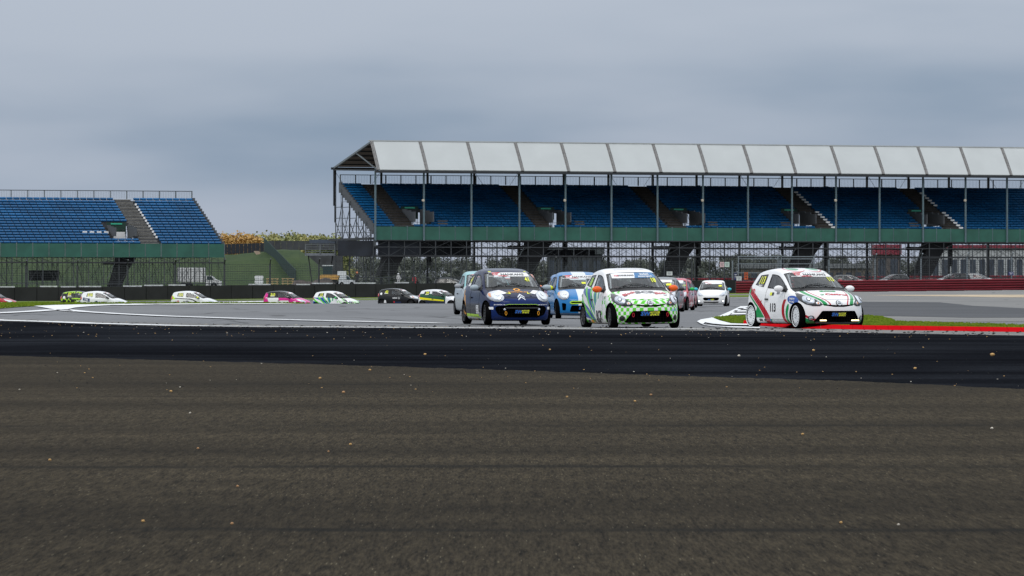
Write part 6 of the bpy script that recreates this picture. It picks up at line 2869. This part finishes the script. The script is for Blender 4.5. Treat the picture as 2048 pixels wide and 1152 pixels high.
# white lorry behind the open stand
x, y = at(392, 590)
t = thing('lorry', 'white lorry parked behind the open grandstand scaffolding', 'lorry', (x, y, gz(x, y)))
mb = MB()
mb.box((-.6, 0, 1.85), (3.6, 2.2, 1.9))
mb.build('cargo_body', M_PLAS, t)
for k in range(7):
    mb = MB()
    mb.box((-2.3 + k * .56, -1.13, 1.85), (.10, .06, 1.8))
    mb.build('body_rib', M_STEELD, t)
mb = MB()
mb.prism([(1.3, .45), (3.3, .45), (3.35, 1.05), (2.6, 1.25), (2.1, 1.75), (1.3, 1.75)], -1.0, 1.0, lambda a, b, z: (a, z, b))
mb.build('lorry_cab', M_PLAS, t)
mb = MB()
mb.prism([(1.5, 1.2), (2.45, 1.2), (2.05, 1.65), (1.5, 1.65)], -1.01, 1.01, lambda a, b, z: (a, z, b))
mb.build('cab_window', mat('cab_glass', (.02, .04, .045), .2), t)
for xx in (-1.6, -.9, 2.4):
    for sy in (-.95, .95):
        mb = MB()
        mb.lathe([(.15, -.14), (.42, -.13), (.45, 0), (.42, .13), (.15, .14)], 14, 'y')
        mb.build('wheel', M_RUBBER, t, False, (xx, sy, .45))

# ------------------------------------------------------------------ parked cars behind the fence
proto = make_car('black car parked behind the red crash barrier at the right', 'cars parked behind the fence', 'wide_mouth', LV['dark'], detail=0, name='parked_car', tail=False)
place(proto, 1905, 500, -78)
proto['root'].location.z += .45
proto['root'].scale = (1.25, 1.08, 1.12)
for px, Y, t, lv, lab in ((1955, 512, 82, 'grey', 'grey car parked just right of the black car behind the barrier'), (1785, 520, -60, 'dark', 'dark car parked left of the black car behind the barrier'),
                          (1700, 526, 70, 'graphite', 'dim mottled car parked behind the fence above the red swept car'), (905, 478, 82, 'dark', 'black car behind the tyre wall left of the silver racing car')):
    r = copy_tree(proto['root'])
    r['label'] = lab
    for ch in r.children:
        if ch.name.split('.')[0] in ('body_shell', 'roof', 'bonnet', 'front_bumper', 'tailgate', 'rear_bumper', 'door', 'wing_mirror'):
            ch.data = tinted(ch.data, LV[lv])
    place({'root': r}, px, Y, t)
    r.location.z += .45

# ------------------------------------------------------------------ stones and leaves on the tarmac
def stone_mesh(seed, m):
    rnd = random.Random(seed)
    mb = MB()
    ellipsoid(mb, (0, 0, .35), (.55, .5, .42), 8, 5)
    mb.v = [(x * rnd.uniform(.8, 1.15), y * rnd.uniform(.8, 1.15), z * rnd.uniform(.85, 1.1)) for x, y, z in mb.v]
    return mb.mesh('pebble', m, True)


PEB = [stone_mesh(3 + k, mat('tan_pebble' + str(k), c, .8, vary=.2, vscale=20)) for k, c in enumerate(((.50, .30, .11), (.36, .20, .09), (.55, .50, .42)))]
CLOD = [stone_mesh(33 + k, mat('rubber_clod', (.008, .008, .008), .9)) for k in range(2)]
for px, py, s, k in ((286, 1057, .021, 0), (464, 1062, .020, 1), (475, 985, .021, 1), (100, 931, .024, 0), (396, 907, .024, 1), (701, 899, .027, 0), (657, 913, .018, 1), (1682, 1060, .020, 0), (687, 792, .045, 1), (342, 790, .040, 0), (640, 763, .045, 0),
                     (380, 834, .026, 2), (1302, 797, .035, 1), (1270, 810, .03, 0), (1134, 801, .03, 0), (740, 746, .045, 0), (1985, 716, .10, 0), (1627, 706, .07, 0), (1830, 743, .055, 0), (1478, 717, .06, 2), (1984, 866, .03, 2), (1605, 878, .028, 0), (1797, 1064, .017, 2), (1100, 704, .05, 0), (850, 714, .06, 0)):
    X, Y = G(px, py)
    o = obj('pebble', PEB[k], None, (X, Y, gz(X, Y) + .024), (0, 0, random.uniform(0, 6)))
    s *= .62
    o.scale = (s, s, s * .9)
    tag(o, ('small ochre pebble lying alone on the tarmac', 'small brown pebble lying alone on the tarmac', 'small pale pebble lying alone on the tarmac')[k], 'pebble', ('ochre pebbles on the tarmac', 'brown pebbles on the tarmac', 'pale pebbles on the tarmac')[k])
mb = MB()
mk = MB()
mw = MB()
for i in range(950):
    px, py = random.uniform(-20, 2070), random.choice((random.uniform(644, 676), random.uniform(646, 680), random.uniform(650, 790)))
    if py < 642.5 + px * .014:
        continue
    X, Y = G(px, py)
    s = random.uniform(.006, .028) * (1 if py < 700 else .6)
    M = Matrix.Translation((X, Y, gz(X, Y) + .026)) @ Matrix.Diagonal((s, s, s * .6, 1))
    b = MB()
    b.v = [v.co for v in PEB[0].vertices]
    b.f = [tuple(p.vertices) for p in PEB[0].polygons]
    q = random.random()
    (mb if q < .34 else mw if q < .45 else mk).add(b, M)
stuff(tag(mb.build('gravel', PEB[0].materials[0]), 'scattered ochre grit and leaves along the dusty strip', 'grit'))
for i in range(420):
    px = random.uniform(-20, 2070)
    e = 645 + 12 * sst(px, -100, 600) + 9 * sst(px, 1100, 2048) + 3 * sst(px, 1600, 2048)
    X, Y = G(px, e + random.uniform(-3.5, 3.0))
    s = random.uniform(.015, .048)
    b = MB()
    b.v = [v.co for v in CLOD[i % 2].vertices]
    b.f = [tuple(p.vertices) for p in CLOD[i % 2].polygons]
    mk.add(b, Matrix.Translation((X, Y, gz(X, Y) + .02)) @ Matrix.Diagonal((s * 1.5, s, s * .6, 1)))
stuff(tag(mk.build('rubber_debris', CLOD[0].materials[0]), 'scattered black rubber crumbs along the dusty strip', 'rubber crumbs'))
stuff(tag(mw.build('pale_grit', PEB[2].materials[0]), 'scattered pale grit along the dusty strip', 'grit'))
